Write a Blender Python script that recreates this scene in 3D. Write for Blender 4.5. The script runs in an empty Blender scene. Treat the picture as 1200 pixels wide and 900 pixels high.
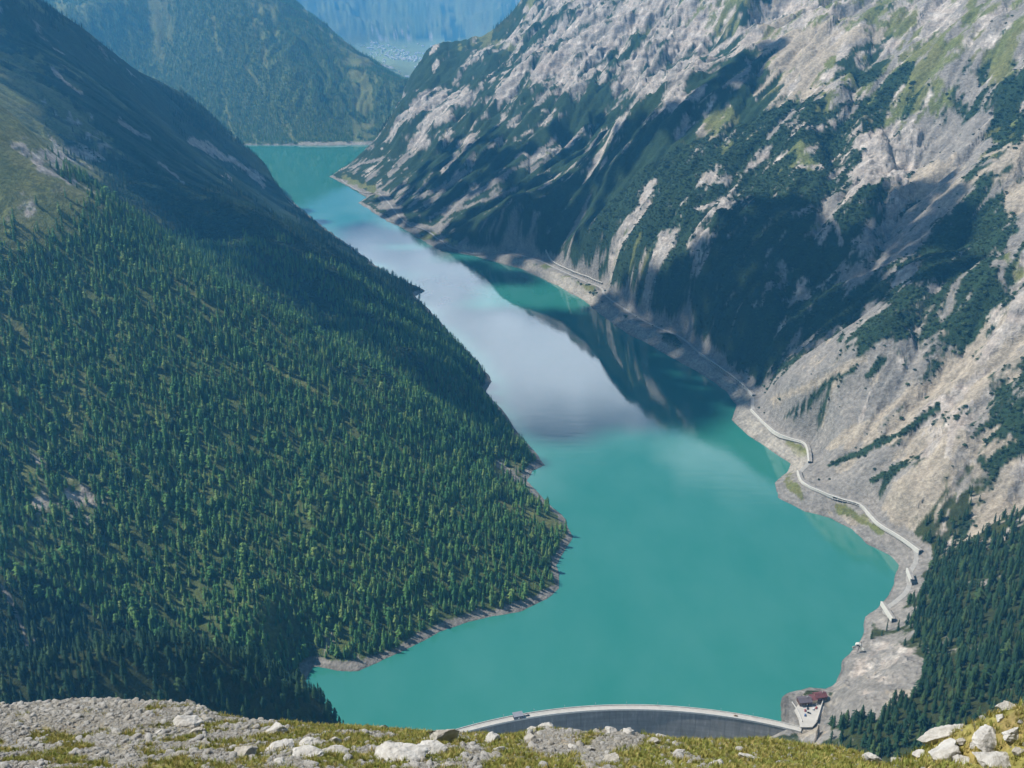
import bpy, bmesh, math, random
import numpy as np
from mathutils import Vector, Matrix

random.seed(7); RNG = np.random.default_rng(11)
SC = bpy.context.scene
COL = SC.collection
R = math.radians

# ------------------------------------------------------------------ camera
CAMZ, PITCH, FOC = 790.0, R(22.0), 1200.0          # metres above the lake, downward pitch, focal length in 1200-px units
cam_d = bpy.data.cameras.new('camera'); cam = bpy.data.objects.new('camera', cam_d); COL.objects.link(cam)
cam.location = (0, 0, CAMZ); cam.rotation_euler = (math.pi/2 - PITCH, 0, 0)
cam_d.sensor_width = 36.0; cam_d.lens = 36.0*FOC/1200.0; cam_d.clip_start = 0.3; cam_d.clip_end = 60000
SC.camera = cam

# ------------------------------------------------------------------ sun and sky
SUN_EL, SUN_BETA = R(50.0), R(15.0)                 # elevation; sun stands left of the view, 15 deg ahead of square
TO_SUN = Vector((-math.cos(SUN_EL)*math.cos(SUN_BETA), math.cos(SUN_EL)*math.sin(SUN_BETA), math.sin(SUN_EL)))
sun_d = bpy.data.lights.new('sun', 'SUN'); sun_d.energy = 5.0; sun_d.angle = R(0.53); sun_d.color = (1.0, 0.95, 0.87)
sun = bpy.data.objects.new('sun', sun_d); COL.objects.link(sun)
sun.rotation_euler = (-TO_SUN).to_track_quat('-Z', 'Y').to_euler(); sun.location = TO_SUN*9000

world = bpy.data.worlds.new('World'); SC.world = world; world.use_nodes = True
wn = world.node_tree.nodes; wl = world.node_tree.links; wn.clear()
def wnode(t, **kw):
    n = wn.new(t)
    for k, v in kw.items(): setattr(n, k, v)
    return n
w_out = wnode('ShaderNodeOutputWorld'); w_bg = wnode('ShaderNodeBackground'); w_bg.inputs['Strength'].default_value = 0.05
sky = wnode('ShaderNodeTexSky', sky_type='NISHITA', sun_disc=False); sky.sun_elevation = SUN_EL
sky.sun_rotation = math.atan2(TO_SUN.x, TO_SUN.y); sky.altitude = 2000; sky.air_density = 1.0; sky.dust_density = 0.6
# scattered fair-weather cloud over the whole sky: the lake mirrors it
w_tc = wnode('ShaderNodeTexCoord'); w_sep = wnode('ShaderNodeSeparateXYZ'); wl.new(w_tc.outputs['Generated'], w_sep.inputs[0])
w_add = wnode('ShaderNodeMath', operation='ADD'); w_add.inputs[1].default_value = 0.16; wl.new(w_sep.outputs['Z'], w_add.inputs[0])
w_max = wnode('ShaderNodeMath', operation='MAXIMUM'); w_max.inputs[1].default_value = 0.05; wl.new(w_add.outputs[0], w_max.inputs[0])
w_div = wnode('ShaderNodeVectorMath', operation='DIVIDE'); wl.new(w_tc.outputs['Generated'], w_div.inputs[0])
w_cmb = wnode('ShaderNodeCombineXYZ')
for k in range(3): wl.new(w_max.outputs[0], w_cmb.inputs[k])
wl.new(w_cmb.outputs[0], w_div.inputs[1])
SKY_OFF = (-7.2, -3.8, 0.0)
w_noi = wnode('ShaderNodeTexNoise'); w_noi.inputs['Scale'].default_value = 0.7; w_noi.inputs['Detail'].default_value = 7; w_noi.inputs['Roughness'].default_value = 0.55
w_off = wnode('ShaderNodeVectorMath', operation='ADD'); wl.new(w_div.outputs[0], w_off.inputs[0]); w_off.inputs[1].default_value = SKY_OFF
wl.new(w_off.outputs[0], w_noi.inputs['Vector'])
w_rmp = wnode('ShaderNodeValToRGB'); w_rmp.color_ramp.elements[0].position = 0.50; w_rmp.color_ramp.elements[1].position = 0.60
w_hz = wnode('ShaderNodeMapRange'); w_hz.inputs['From Min'].default_value = 0.36; w_hz.inputs['From Max'].default_value = 0.56; w_hz.inputs['To Min'].default_value = 0.0; w_hz.inputs['To Max'].default_value = -0.14
wl.new(w_sep.outputs['Z'], w_hz.inputs['Value'])          # cloud banks close up towards the horizon
w_sum = wnode('ShaderNodeMath', operation='ADD'); wl.new(w_noi.outputs['Fac'], w_sum.inputs[0]); wl.new(w_hz.outputs[0], w_sum.inputs[1])
wl.new(w_sum.outputs[0], w_rmp.inputs[0])
w_mix = wnode('ShaderNodeMix', data_type='RGBA'); wl.new(w_rmp.outputs[0], w_mix.inputs['Factor'])
wl.new(sky.outputs[0], w_mix.inputs['A']); w_mix.inputs['B'].default_value = (41, 45, 49, 1)
wl.new(w_mix.outputs['Result'], w_bg.inputs['Color']); wl.new(w_bg.outputs[0], w_out.inputs[0])

SC.view_settings.view_transform = 'Standard'; SC.view_settings.look = 'None'
SC.view_settings.exposure = 0.42; SC.view_settings.gamma = 1.0
SC.render.engine = 'CYCLES'
SC.cycles.max_bounces = 6; SC.cycles.diffuse_bounces = 2; SC.cycles.glossy_bounces = 3; SC.cycles.volume_bounces = 1
SC.cycles.transparent_max_bounces = 4; SC.cycles.use_denoising = True

# ------------------------------------------------------------------ pixel <-> ray helpers (pixels of the 1200x900 photograph)
CP, SP = math.cos(PITCH), math.sin(PITCH)
def ray(px, py):
    r, dn = (px-600)/FOC, (py-450)/FOC
    return np.array([r, CP-dn*SP, -SP-dn*CP])
def at_t(px, py, t): d = ray(px, py); return np.array([d[0]*t, d[1]*t, CAMZ+d[2]*t])
def at_z(px, py, z=0.0): d = ray(px, py); return at_t(px, py, (z-CAMZ)/d[2])
def at_y(px, py, Y): d = ray(px, py); return at_t(px, py, Y/d[1])
def to_px(x, y, z):
    f = y*CP-(z-CAMZ)*SP; u = y*SP+(z-CAMZ)*CP
    f = np.maximum(f, 1e-3)
    return 600+FOC*x/f, 450-FOC*u/f

# ------------------------------------------------------------------ object helpers
def tag(o, label=None, cat=None, group=None, kind=None):
    if label: o['label'] = label
    if cat: o['category'] = cat
    if group: o['group'] = group
    if kind: o['kind'] = kind
    return o
def empty(name, loc, rz=0.0, label=None, cat=None, group=None):
    o = bpy.data.objects.new(name, None); COL.objects.link(o)
    o.location = loc; o.rotation_euler = (0, 0, rz); o.empty_display_size = 0.5
    return tag(o, label, cat, group)
def link(name, me, parent=None, mat=None):
    o = bpy.data.objects.new(name, me); COL.objects.link(o)
    if mat is not None and not me.materials: me.materials.append(mat)
    if parent: o.parent = parent
    return o
def mesh_np(name, verts, faces, mat=None, smooth=False):
    """faces: (n,3) or (n,4) int array"""
    me = bpy.data.meshes.new(name)
    verts = np.asarray(verts, dtype=np.float32); faces = np.asarray(faces, dtype=np.int32)
    me.vertices.add(len(verts)); me.vertices.foreach_set('co', verts.ravel())
    k = faces.shape[1]
    me.loops.add(faces.size); me.loops.foreach_set('vertex_index', faces.ravel())
    me.polygons.add(len(faces)); me.polygons.foreach_set('loop_start', np.arange(0, faces.size, k, dtype=np.int32))
    me.polygons.foreach_set('loop_total', np.full(len(faces), k, dtype=np.int32))
    if smooth: me.polygons.foreach_set('use_smooth', np.ones(len(faces), dtype=bool))
    me.update(calc_edges=True)
    if mat is not None: me.materials.append(mat)
    return me
class MB:
    """collects polygons of one part"""
    def __init__(s): s.v = []; s.f = []
    def poly(s, pts):
        b = len(s.v); s.v += [tuple(p) for p in pts]; s.f.append(tuple(range(b, b+len(pts))))
    def box(s, x0, y0, z0, x1, y1, z1):
        b = len(s.v)
        s.v += [(x0,y0,z0),(x1,y0,z0),(x1,y1,z0),(x0,y1,z0),(x0,y0,z1),(x1,y0,z1),(x1,y1,z1),(x0,y1,z1)]
        s.f += [tuple(b+i for i in q) for q in ((0,3,2,1),(4,5,6,7),(0,1,5,4),(1,2,6,5),(2,3,7,6),(3,0,4,7))]
    def bar(s, p, q, w, h, up=(0,0,1)):
        """box of width w and height h along p->q, standing on the line"""
        p, q = Vector(p), Vector(q); d = (q-p).normalized(); side = d.cross(Vector(up)).normalized()*(w/2); u = Vector(up)*h
        b = len(s.v)
        s.v += [tuple(p-side), tuple(p+side), tuple(q+side), tuple(q-side), tuple(p-side+u), tuple(p+side+u), tuple(q+side+u), tuple(q-side+u)]
        s.f += [tuple(b+i for i in k) for k in ((0,3,2,1),(4,5,6,7),(0,1,5,4),(1,2,6,5),(2,3,7,6),(3,0,4,7))]
    def cyl(s, c, r, h, n=8, r2=None, axis='z'):
        r2 = r if r2 is None else r2; b = len(s.v)
        for k in range(n):
            a = 2*math.pi*k/n; cx, sy = math.cos(a), math.sin(a)
            if axis == 'z': s.v += [(c[0]+r*cx, c[1]+r*sy, c[2]), (c[0]+r2*cx, c[1]+r2*sy, c[2]+h)]
            elif axis == 'y': s.v += [(c[0]+r*cx, c[1]-h/2, c[2]+r*sy), (c[0]+r2*cx, c[1]+h/2, c[2]+r2*sy)]
        for k in range(n):
            j = (k+1) % n; s.f.append((b+2*k, b+2*j, b+2*j+1, b+2*k+1))
        s.f.append(tuple(b+2*k for k in range(n))[::-1]); s.f.append(tuple(b+2*k+1 for k in range(n)))
    def mesh(s, name, mat=None, smooth=False):
        me = bpy.data.meshes.new(name); me.from_pydata(s.v, [], s.f)
        if smooth: me.polygons.foreach_set('use_smooth', [True]*len(me.polygons))
        bm = bmesh.new(); bm.from_mesh(me); bmesh.ops.recalc_face_normals(bm, faces=bm.faces); bm.to_mesh(me); bm.free()
        if mat is not None: me.materials.append(mat)
        return me
    def build(s, name, mat=None, parent=None, smooth=False): return link(name, s.mesh(name, mat, smooth), parent)

# ------------------------------------------------------------------ noise
def _hash(ix, iy, seed):
    h = (ix.astype(np.int64)*374761393 + iy.astype(np.int64)*668265263 + seed*1442695041) & 0xffffffff
    h = ((h ^ (h >> 13))*1274126177) & 0xffffffff
    return ((h ^ (h >> 16)) & 0xffff).astype(np.float32)*np.float32(2*math.pi/65536.0)
def gnoise(x, y, seed=0):
    x = np.asarray(x, dtype=np.float64); y = np.asarray(y, dtype=np.float64)
    ix, iy = np.floor(x), np.floor(y); fx, fy = (x-ix).astype(np.float32), (y-iy).astype(np.float32)
    u, v = fx*fx*fx*(fx*(fx*6-15)+10), fy*fy*fy*(fy*(fy*6-15)+10)
    def g(ax, ay): a = _hash(ix+ax, iy+ay, seed); return np.cos(a)*(fx-ax)+np.sin(a)*(fy-ay)
    a, b = g(0,0), g(1,0); c, d = g(0,1), g(1,1)
    return ((a+u*(b-a))*(1-v)+(c+u*(d-c))*v)*1.5
def fbm(x, y, o=5, seed=0, gain=0.5, lac=2.03):
    s, a, n = 0, 1.0, 0.0
    for k in range(o): s = s+a*gnoise(x, y, seed+k*17); n += a; a *= gain; x = x*lac+3.7; y = y*lac-1.3
    return s/n
def ridged(x, y, o=5, seed=0, gain=0.5, lac=2.07):
    s, a, n = 0, 1.0, 0.0
    for k in range(o): s = s+a*(1-2*np.abs(gnoise(x, y, seed+k*13))); n += a; a *= gain; x = x*lac+1.7; y = y*lac+5.1
    return s/n
def sstep(a, b, x): t = np.clip((x-a)/(b-a), 0, 1); return t*t*(3-2*t)
def poly_dist(px, py, pts, closed=False):
    """distance of many points to a polyline, and the parameter of the nearest point (metres along it)"""
    best = np.full(px.shape, 1e12); along = np.zeros(px.shape); acc = 0.0
    pts = list(pts)+([pts[0]] if closed else [])
    for (x0, y0), (x1, y1) in zip(pts[:-1], pts[1:]):
        dx, dy = x1-x0, y1-y0; L2 = dx*dx+dy*dy+1e-9; L = math.sqrt(L2)
        t = np.clip(((px-x0)*dx+(py-y0)*dy)/L2, 0, 1)
        d = (px-x0-t*dx)**2+(py-y0-t*dy)**2
        m = d < best; best[m] = d[m]; along[m] = acc+t[m]*L; acc += L
    return np.sqrt(best), along
def inside(px, py, pts):
    c = np.zeros(px.shape, dtype=bool); n = len(pts); j = n-1
    for i in range(n):
        xi, yi = pts[i]; xj, yj = pts[j]
        if yi != yj:
            c ^= ((yi > py) != (yj > py)) & (px < (xj-xi)*(py-yi)/(yj-yi)+xi)
        j = i
    return c
def tps_fit(P, Z, lam=0.0):
    P = np.asarray(P, float)/1000.0; n = len(P)
    d2 = ((P[:,None]-P[None])**2).sum(-1); K = np.where(d2 > 0, 0.5*d2*np.log(d2+1e-12), 0)
    A = np.zeros((n+3, n+3)); A[:n,:n] = K+lam*np.eye(n); A[:n,n] = 1; A[:n,n+1:] = P; A[n,:n] = 1; A[n+1:,:n] = P.T
    return P, np.linalg.solve(A, np.concatenate([Z, np.zeros(3)]))
def tps_eval(fit, x, y):
    P, w = fit; n = len(P); out = np.empty(x.shape, dtype=np.float64); xf, yf, of = x.ravel()/1000, y.ravel()/1000, out.ravel()
    for s in range(0, xf.size, 40000):
        d2 = (xf[s:s+40000,None]-P[None,:,0])**2+(yf[s:s+40000,None]-P[None,:,1])**2
        of[s:s+40000] = (0.5*d2*np.log(d2+1e-12))@w[:n]+w[n]+w[n+1]*xf[s:s+40000]+w[n+2]*yf[s:s+40000]
    return of.reshape(x.shape)
# ------------------------------------------------------------------ lake outline (water level z = 0), photo pixels on the water plane
LEFT_SHORE = [(367,781),(395,786),(420,786),(447,775),(483,757),(517,740),(550,728),(587,721),(613,715),(640,702),(657,690),(653,663),(661,647),(671,629),
    (663,608),(650,596),(633,580),(618,563),(624,552),(638,545),(630,533),(607,507),(588,480),(569,459),(577,447),(560,423),(533,397),(510,370),(487,347),
    (499,341),(467,326),(443,313),(425,299),(400,281),(367,257),(333,227),(317,208),(290,185)]
RIGHT_SHORE = [(922,833),(921,826),(934,812),(950,806),(967,807),(981,800),(988,787),(987,773),(1005,757),(1012,740),(1013,723),(1030,710),(1043,697),(1048,683),(1053,662),
    (1040,650),(1017,637),(997,620),(973,607),(943,600),(913,583),(907,566),(923,552),(927,543),(907,530),(877,510),(857,492),(863,474),(850,458),(827,441),
    (797,425),(767,407),(733,390),(700,366),(686,353),(653,335),(613,316),(560,301),(510,291),(473,268),(457,261),(420,238),(430,231),(400,214),(386,207)]
LS = [tuple(at_z(*p)[:2]) for p in LEFT_SHORE]; RS = [tuple(at_z(*p)[:2]) for p in RIGHT_SHORE]
LAKE = RS + [(-735,4420),(-640,4700),(-430,5080),(-120,5200),(-100,5500),(-480,5330),(-690,5075),(-900,5050),(-1100,5052),(-1330,5060),(-1430,5040)] + LS[::-1] \
     + [(-250,985),(-228,940),(-190,890)]
# dam crest arc
DAM_C, DAM_R = (134.0, 460.0), 488.0                 # centre of the upstream crest edge, radius
DAM_A0, DAM_A1 = R(90+36.0), R(90-22.6)
CREST_Z = 12.0
LAKE += [(DAM_C[0]+(DAM_R-2)*math.cos(a_), DAM_C[1]+(DAM_R-2)*math.sin(a_)) for a_ in np.linspace(DAM_A0, DAM_A1+.03, 24)]
# ------------------------------------------------------------------ control points of the land: (region, x, y, z)
CTL = []
def c(reg, p): CTL.append((reg, p[0], p[1], p[2]))
RN = np.array([0.92, 0.393]); 
def rwall(px, py, k=1.0, a=0.70):                    # right valley wall: a plane of about 35 deg rising from its shore line
    d = ray(px, py); b = RN@d[:2]; t = (CAMZ+a*1006)/(a*b-d[2]); return at_t(px, py, t*k)
def fwall(px, py, k=1.0, a=0.70):                    # right abutment slope by the dam
    d = ray(px, py); n = np.array([0.794,-0.608]); b = n@d[:2]; t = (CAMZ-a*328)/(a*b-d[2]); return at_t(px, py, t*k)
def spur(px, py, k=1.0, a=0.50):                     # near left face
    d = ray(px, py); n = np.array([-0.585,0.81]); b = n@d[:2]; t = (CAMZ+a*938)/(a*b-d[2]); return at_t(px, py, t*k)
# shores
for i, p in enumerate(LS[::2]): c('spur' if i < 9 else 'shade', (p[0], p[1], 3))
for p in RS[::2]: c('right', (p[0], p[1], 4))
for p in [(-735,4420),(-640,4700),(-430,5080),(-120,5200)]: c('right', (*p, 4))
for p in [(-690,5075),(-900,5050),(-1330,5060),(-480,5330)]: c('far', (*p, 4))
# near left spur: ridge and face
for px, py, Y in [(600,558,1545),(560,522,1560),(515,485,1575),(450,436,1590),(400,412,1605),(333,368,1640),(267,337,1680),(233,313,1700),(167,256,1730),(110,224,1760),(60,180,1780),(0,126,1800),(-120,30,1850)]:
    c('spur', at_y(px, py, Y))
for px, py in [(350,520),(200,450),(60,380),(420,600),(250,600),(100,560),(0,600),(0,480),(400,700),(250,690),(100,680),(0,690),(-150,600),(-150,400),(500,620),(560,640)]:
    c('spur', spur(px, py, 1.0, 0.50 if py > 500 else 0.53))
c('spur', at_t(330,735,1225)); c('spur', at_t(120,745,1200)); c('spur', at_t(0,752,1180))
# back of the spur, side valley
for x, y, z in [(-150,1720,70),(-420,1830,150),(-700,2000,270),(-950,2100,420),(-1300,2150,640),(-1700,2150,800)]: c('shade', (x,y,z))
# shaded mountain
for px, py, t in [(300,300,2140),(233,290,2250),(300,250,2350),(380,330,2150),(450,400,1990),(520,440,1900),(330,275,2350),(150,200,2480),(100,120,2650),(60,70,2800),
                  (220,180,2900),(270,215,2960),(340,262,2900),(200,140,3300),(0,60,2700),(0,20,2850)]:
    c('shade', at_t(px, py, t))
for px, py, Y in [(43,0,3300),(107,44,3500),(160,84,3680),(217,112,3950),(247,145,4280),(267,168,4600),(-30,-60,3150)]: c('shade', at_y(px, py, Y))
for x, y, z in [(-1700,3900,330),(-1700,4500,140),(-2300,3600,700),(-2300,4600,300)]: c('shade', (x,y,z))
# far forested hill
for px, py, t in [(330,130,5290),(420,130,5330),(250,90,5480),(380,90,5500),(150,60,5600),(250,30,5750),(340,40,5760),(200,0,5950),(100,0,6000),(430,100,5480),(300,0,6000)]: c('far', at_t(px, py, t))
for px, py, t in [(474,105,5460),(440,77,5900),(400,47,6300),(345,0,6600),(462,130,5330)]: c('far', at_t(px, py, t))
for x, y, z in [(-1700,5050,40),(-2200,5400,260),(-2300,6200,700),(-1200,7200,350),(-1900,7600,800)]: c('far', (x,y,z))
# valley floor with the village, and the mountains that close it
for x, y, z in [(-350,5700,8),(-500,6500,8),(-750,7500,8),(-800,8500,10),(-1050,9500,12),(-600,9500,10),(-1400,10800,18),(-700,10800,18),(0,10500,60),(-1700,10200,60),(300,7500,120),(400,9000,150)]: c('floor', (x,y,z))
for x, y, z in [(-1500,11900,60),(-1000,12300,120),(-300,12200,200),(-2200,12500,420),(-2900,13200,1000),(-1500,14500,420),(-900,14000,800),(0,13500,1050),(900,12500,1100),(-600,12900,520),(-1900,15200,640),(-1150,15400,1000),(200,15500,1500),(-3500,15000,1500)]: c('distant', (x,y,z))
# right wall
A_RIDGE = [(625,-4),(605,30),(565,57),(500,79),(478,104),(468,135),(440,167),(405,200)]
for p in A_RIDGE: c('right', rwall(*p))
for x, y, z in [(-150,5000,230),(150,5150,420),(500,5300,560),(700,5800,420),(1200,5600,900),(-250,5250,40)]: c('right', (x,y,z))
for px, py, k in [(700,20,1.0),(800,10,1.02),(880,10,1.05),(640,90,1.0),(720,90,1.03),(800,70,1.07),(900,30,1.10),(560,130,1.0),(640,150,1.03),(700,125,1.06),(500,170,1.0),(560,200,1.0),
                  (620,220,1.03),(680,260,1.03),(600,270,1.0),(660,290,1.01),
                  (950,24,.975),(890,57,.965),(840,88,.96),(800,109,.955),(760,133,.955),(733,150,.96),(700,215,.98),
                  (850,150,.97),(780,220,.97),(740,280,.985),(900,120,.975),(1000,40,.98),(960,160,.985),(860,240,.99),(800,310,1.0),
                  (1050,60,1.0),(1100,20,1.0),(1100,100,1.0),(1180,60,.99),(1060,170,1.04),(1110,175,1.04),(1140,150,1.03),(1020,210,1.02),(1180,165,.985),(1100,225,.985),(1000,275,.985),(900,340,.99),
                  (1040,280,1.02),(960,330,1.02),(1150,240,1.0),(860,380,1.0),(950,400,1.01),(1200,200,1.0),
                  (1195,300,.975),(1120,350,.975),(1040,410,.98),(960,460,.985),(900,480,1.0),(1000,500,1.0),(1100,450,1.0),(1180,420,.985),(1190,480,.98),(1130,530,.985),(1050,590,.99),(1000,560,1.0),(1200,560,1.0),(1120,600,1.0)]:
    c('right', rwall(px, py, k))
for x, y, z in [(1500,2900,980),(1800,2300,1150),(1100,3600,1000),(900,4300,1080),(1500,4300,1150),(1400,1600,750),(1900,1500,1000),(1000,1250,330),(2400,3200,1150),(2300,900,900)]: c('right', (x,y,z))
for px, py in [(1200,650),(1200,720),(1200,800),(1100,760),(1100,850),(1000,880),(960,866),(1040,800),(1090,690)]: c('right', fwall(px, py))
c('right', (760,640,330)); c('right', (1200,900,560))
# knoll by the left end of the dam
for px, py, t in [(0,776,1010),(100,762,1010),(200,743,1020),(250,748,1030),(300,764,1045),(350,793,1060),(400,824,1076),(440,850,1088),(0,830,950),(150,835,960),(280,850,985),(-150,790,980)]: c('knoll', at_t(px, py, t))
for x, y, z in [(-330,940,45),(-450,940,60),(-600,930,75),(-215,925,25)]: c('knoll', (x,y,z))
# gorge below the dam
for x, y, z in [(120,840,-118),(60,720,-140),(-100,700,-110),(250,760,-60),(120,640,-150),(-300,680,-40)]: c('gorge', (x,y,z))

FIT = tps_fit([(p[1], p[2]) for p in CTL], np.array([p[3] for p in CTL]), 1e-4)

# the shore road runs on a bench about 20 m above the water
ROADZ = 20.0
ROAD_PX = [(400,207),(425,222),(447,226),(470,258),(500,268),(520,284),(560,293),(600,297),(633,306),(653,316),(687,331),(706,338),(707,346),(733,364),(767,384),(797,394),(820,415),(853,437),(873,453),(883,465),(881,481),(897,497),
    (911,509),(931,516),(944,521),(948,527),(949,541),(936,553),(939,563),(946,570),(968,579),(992,587),(1012,594),(1021,604),(1031,615),(1056,629),(1079,646),(1064,668),(1068,679),(1060,692),(1034,706),(1047,726)]
ROAD = [tuple(at_z(px, py, ROADZ if py < 780 else CREST_Z+1)[:2]) for px, py in ROAD_PX]

# ------------------------------------------------------------------ ravines: running water carves the raw relief (stream-power erosion on a coarse grid)
EX = np.arange(-2700, 2700, 12.0); EY = np.arange(700, 7000, 12.0)
def erode():
    x, y = np.meshgrid(EX, EY); h0 = np.maximum(tps_eval(FIT, x, y), 0.0)
    rs = x*RN[0]+y*RN[1]-1006.0; right = sstep(-60, 160, rs)
    wx, wy = fbm(x/420, y/420, 3, 5)*90, fbm(x/420, y/420, 3, 9)*90
    high = sstep(0, 150, h0)
    amp = 14+46*right
    h = h0+high*(amp*ridged((x+wx*1.6)/560, (y+wy*1.6)/560, 6, 33, 0.58)+8*fbm(x/70, y/70, 3, 35))
    start = h.copy(); ny, nx = h.shape; n = ny*nx
    off = [(-1,-1),(-1,0),(-1,1),(0,-1),(0,1),(1,-1),(1,0),(1,1)]; ids = np.arange(n).reshape(ny, nx)
    rg = np.random.default_rng(3)
    for it in range(26):
        hp = np.pad(h, 1, mode='edge'); best = np.zeros_like(h); rec = ids.copy(); mean = np.zeros_like(h)
        for dy, dx in off:
            nb = hp[1+dy:1+dy+ny, 1+dx:1+dx+nx]; mean += nb
            s = (h-nb)/(12.0*math.hypot(dx, dy)); m = s > best
            tgt = np.clip(ids+dy*nx+dx, 0, n-1); best = np.where(m, s, best); rec = np.where(m, tgt, rec)
        order = np.argsort(-h, axis=None).tolist(); r_ = rec.ravel().tolist(); acc = [1.0]*n
        for i in order:
            j = r_[i]
            if j != i: acc[j] += acc[i]
        A = np.array(acc).reshape(ny, nx)
        cut = np.minimum(0.5*np.sqrt(A)*best, 3.2)*high*(0.35+0.45*right+0.2*(y > 2000)*(1-right))*np.where((y > 4800) & (right < .5), .4, 1)
        h = h-cut*(h0 > 2)
        lap = mean/8-h
        k = np.where(lap > 0, 0.16, np.where(best > 1.05, 0.30, 0.05)); h = h+k*lap+rg.normal(0, .12, h.shape)*high
    d = h-h0
    # keep the large form where the photograph puts it
    b = d.copy()
    for ax in (0, 1):
        for _ in range(3):
            w = 15; cs = np.cumsum(np.pad(b, [(w+1, w) if a == ax else (0, 0) for a in (0, 1)], mode='edge'), axis=ax)
            b = (np.take(cs, range(2*w+1, cs.shape[ax]), axis=ax)-np.take(cs, range(0, cs.shape[ax]-2*w-1), axis=ax))/(2*w+1)
    return d-b*0.92
ERO = erode()
def ero_at(x, y):
    i = np.clip((y-EY[0])/12.0, 0, len(EY)-1.001); j = np.clip((x-EX[0])/12.0, 0, len(EX)-1.001); i0, j0 = i.astype(int), j.astype(int); fi, fj = i-i0, j-j0
    fi, fj = fi*fi*(3-2*fi), fj*fj*(3-2*fj)
    v = ERO[i0,j0]*(1-fi)*(1-fj)+ERO[i0+1,j0]*fi*(1-fj)+ERO[i0,j0+1]*(1-fi)*fj+ERO[i0+1,j0+1]*fi*fj
    return v*sstep(7000, 6500, y)*sstep(2700, 2500, np.abs(x))

# ------------------------------------------------------------------ polar ground grid: finer near, coarser far
NA, NR, AZW = 1160, 1010, R(34.0)
LR = np.concatenate([np.linspace(math.log(700), math.log(6500), 920, endpoint=False), np.linspace(math.log(6500), math.log(16200), 90)])
AZ = np.linspace(-AZW, AZW, NA); RR = np.exp(LR)
GA, GR = np.meshgrid(AZ, RR)                          # rows = radius
GX, GY = GR*np.sin(GA), GR*np.cos(GA)
def coarse(f, st=4):
    """a smooth field worked out on every 4th grid line and filled in between"""
    ri, ci = np.unique(np.r_[0:NR:st, NR-1]), np.unique(np.r_[0:NA:st, NA-1]); v = f(GX[np.ix_(ri, ci)], GY[np.ix_(ri, ci)])
    def fill(v, idx, n):
        i = np.arange(n); k = np.clip(np.searchsorted(idx, i, 'right')-1, 0, len(idx)-2); w = ((i-idx[k])/(idx[k+1]-idx[k]))[:,None]; return v[k]*(1-w)+v[k+1]*w
    return fill(fill(v, ri, NR).T, ci, NA).T
def near_dist(pts, closed):
    d = coarse(lambda x, y: poly_dist(x, y, pts, closed)[0])
    if closed: d = d*np.where(coarse(lambda x, y: inside(x, y, pts).astype(float)) > .5, -1, 1)
    lim = np.maximum(90, .04*GR); m = np.abs(d) < lim; e, _ = poly_dist(GX[m], GY[m], pts, closed)
    d[m] = np.where(inside(GX[m], GY[m], pts), -e, e) if closed else e
    return d

def land(x, y):
    """ground height and helper fields for arrays of positions"""
    h = coarse(lambda a, b: tps_eval(FIT, a, b)); h_raw = h.copy()
    dl = near_dist(LAKE, True)
    rs = x*RN[0]+y*RN[1]-1006.0; ru = -x*RN[1]+y*RN[0]
    right = sstep(-60, 120, rs); high = sstep(10, 160, h)
    fine = fbm(x/60, y/60, 4, 41)
    d = ero_at(x, y)*np.clip(h/25.0, 0, 1)
    wx, wy = fbm(x/150, y/150, 3, 5)*40, fbm(x/150, y/150, 3, 9)*40
    d = d+right*high*(ridged((ru+wx)/85, (rs+wy)/260, 4, 21, 0.55)*7.0)
    d = d+sstep(9000, 12500, y)*high*ridged((x+wx*9)/1500, (y+wy*9)/1700, 5, 81)*150
    d = d+fine*np.clip(h/60, 0, 1)*3.0
    h = h+d
    # road bench
    dr = near_dist(ROAD, False)
    k = np.exp(-(np.maximum(dr-6, 0)/20.0)**2); rz = ROADZ
    h = h*(1-k)+rz*k
    # shore: from the water line the bank rises about 25-30 degrees
    jag = fbm(x/45, y/45, 4, 91)*6
    dd = dl+jag*np.clip(y/2500.0, 0.7, 1.6)
    slope = np.where(right > 0.5, 0.5, 0.42)
    bank = np.maximum(dd, 0)*slope
    kn = (x < -40) & (x > -800) & (y < 985)
    bank = np.where(kn, np.maximum(dd, 0)*1.0, bank); w = np.where(kn, sstep(4, 30, dd), sstep(10, 75, dd))
    out = bank*(1-w)+np.maximum(h, 4)*w
    z = np.where(dd > 0, out, np.maximum(dd*0.5, -25))
    # downstream of the dam arc the gorge is left as it is
    ang = np.arctan2(y-DAM_C[1], x-DAM_C[0]); rad = np.hypot(x-DAM_C[0], y-DAM_C[1])
    down = (rad < DAM_R-4) & (ang > DAM_A1-0.04) & (ang < DAM_A0+0.1)
    z[down] = h_raw[down]+fine[down]*3
    # rock shelf of the car park and buildings
    ds = np.hypot(x-336, y-943); k = sstep(48, 24, ds); z = np.where(dl > -6, z*(1-k)+(CREST_Z+0.6)*k, z)
    # the rock beside the dam ends is trimmed to the crest
    for ex, ey in ((322, 912), (300, 918)):
        k = sstep(34, 12, np.hypot(x-ex, y-ey)); z = np.where(dl > -3, z*(1-k)+np.minimum(z, CREST_Z-2.4)*k, z)
    return z, dl, dr, right

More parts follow.
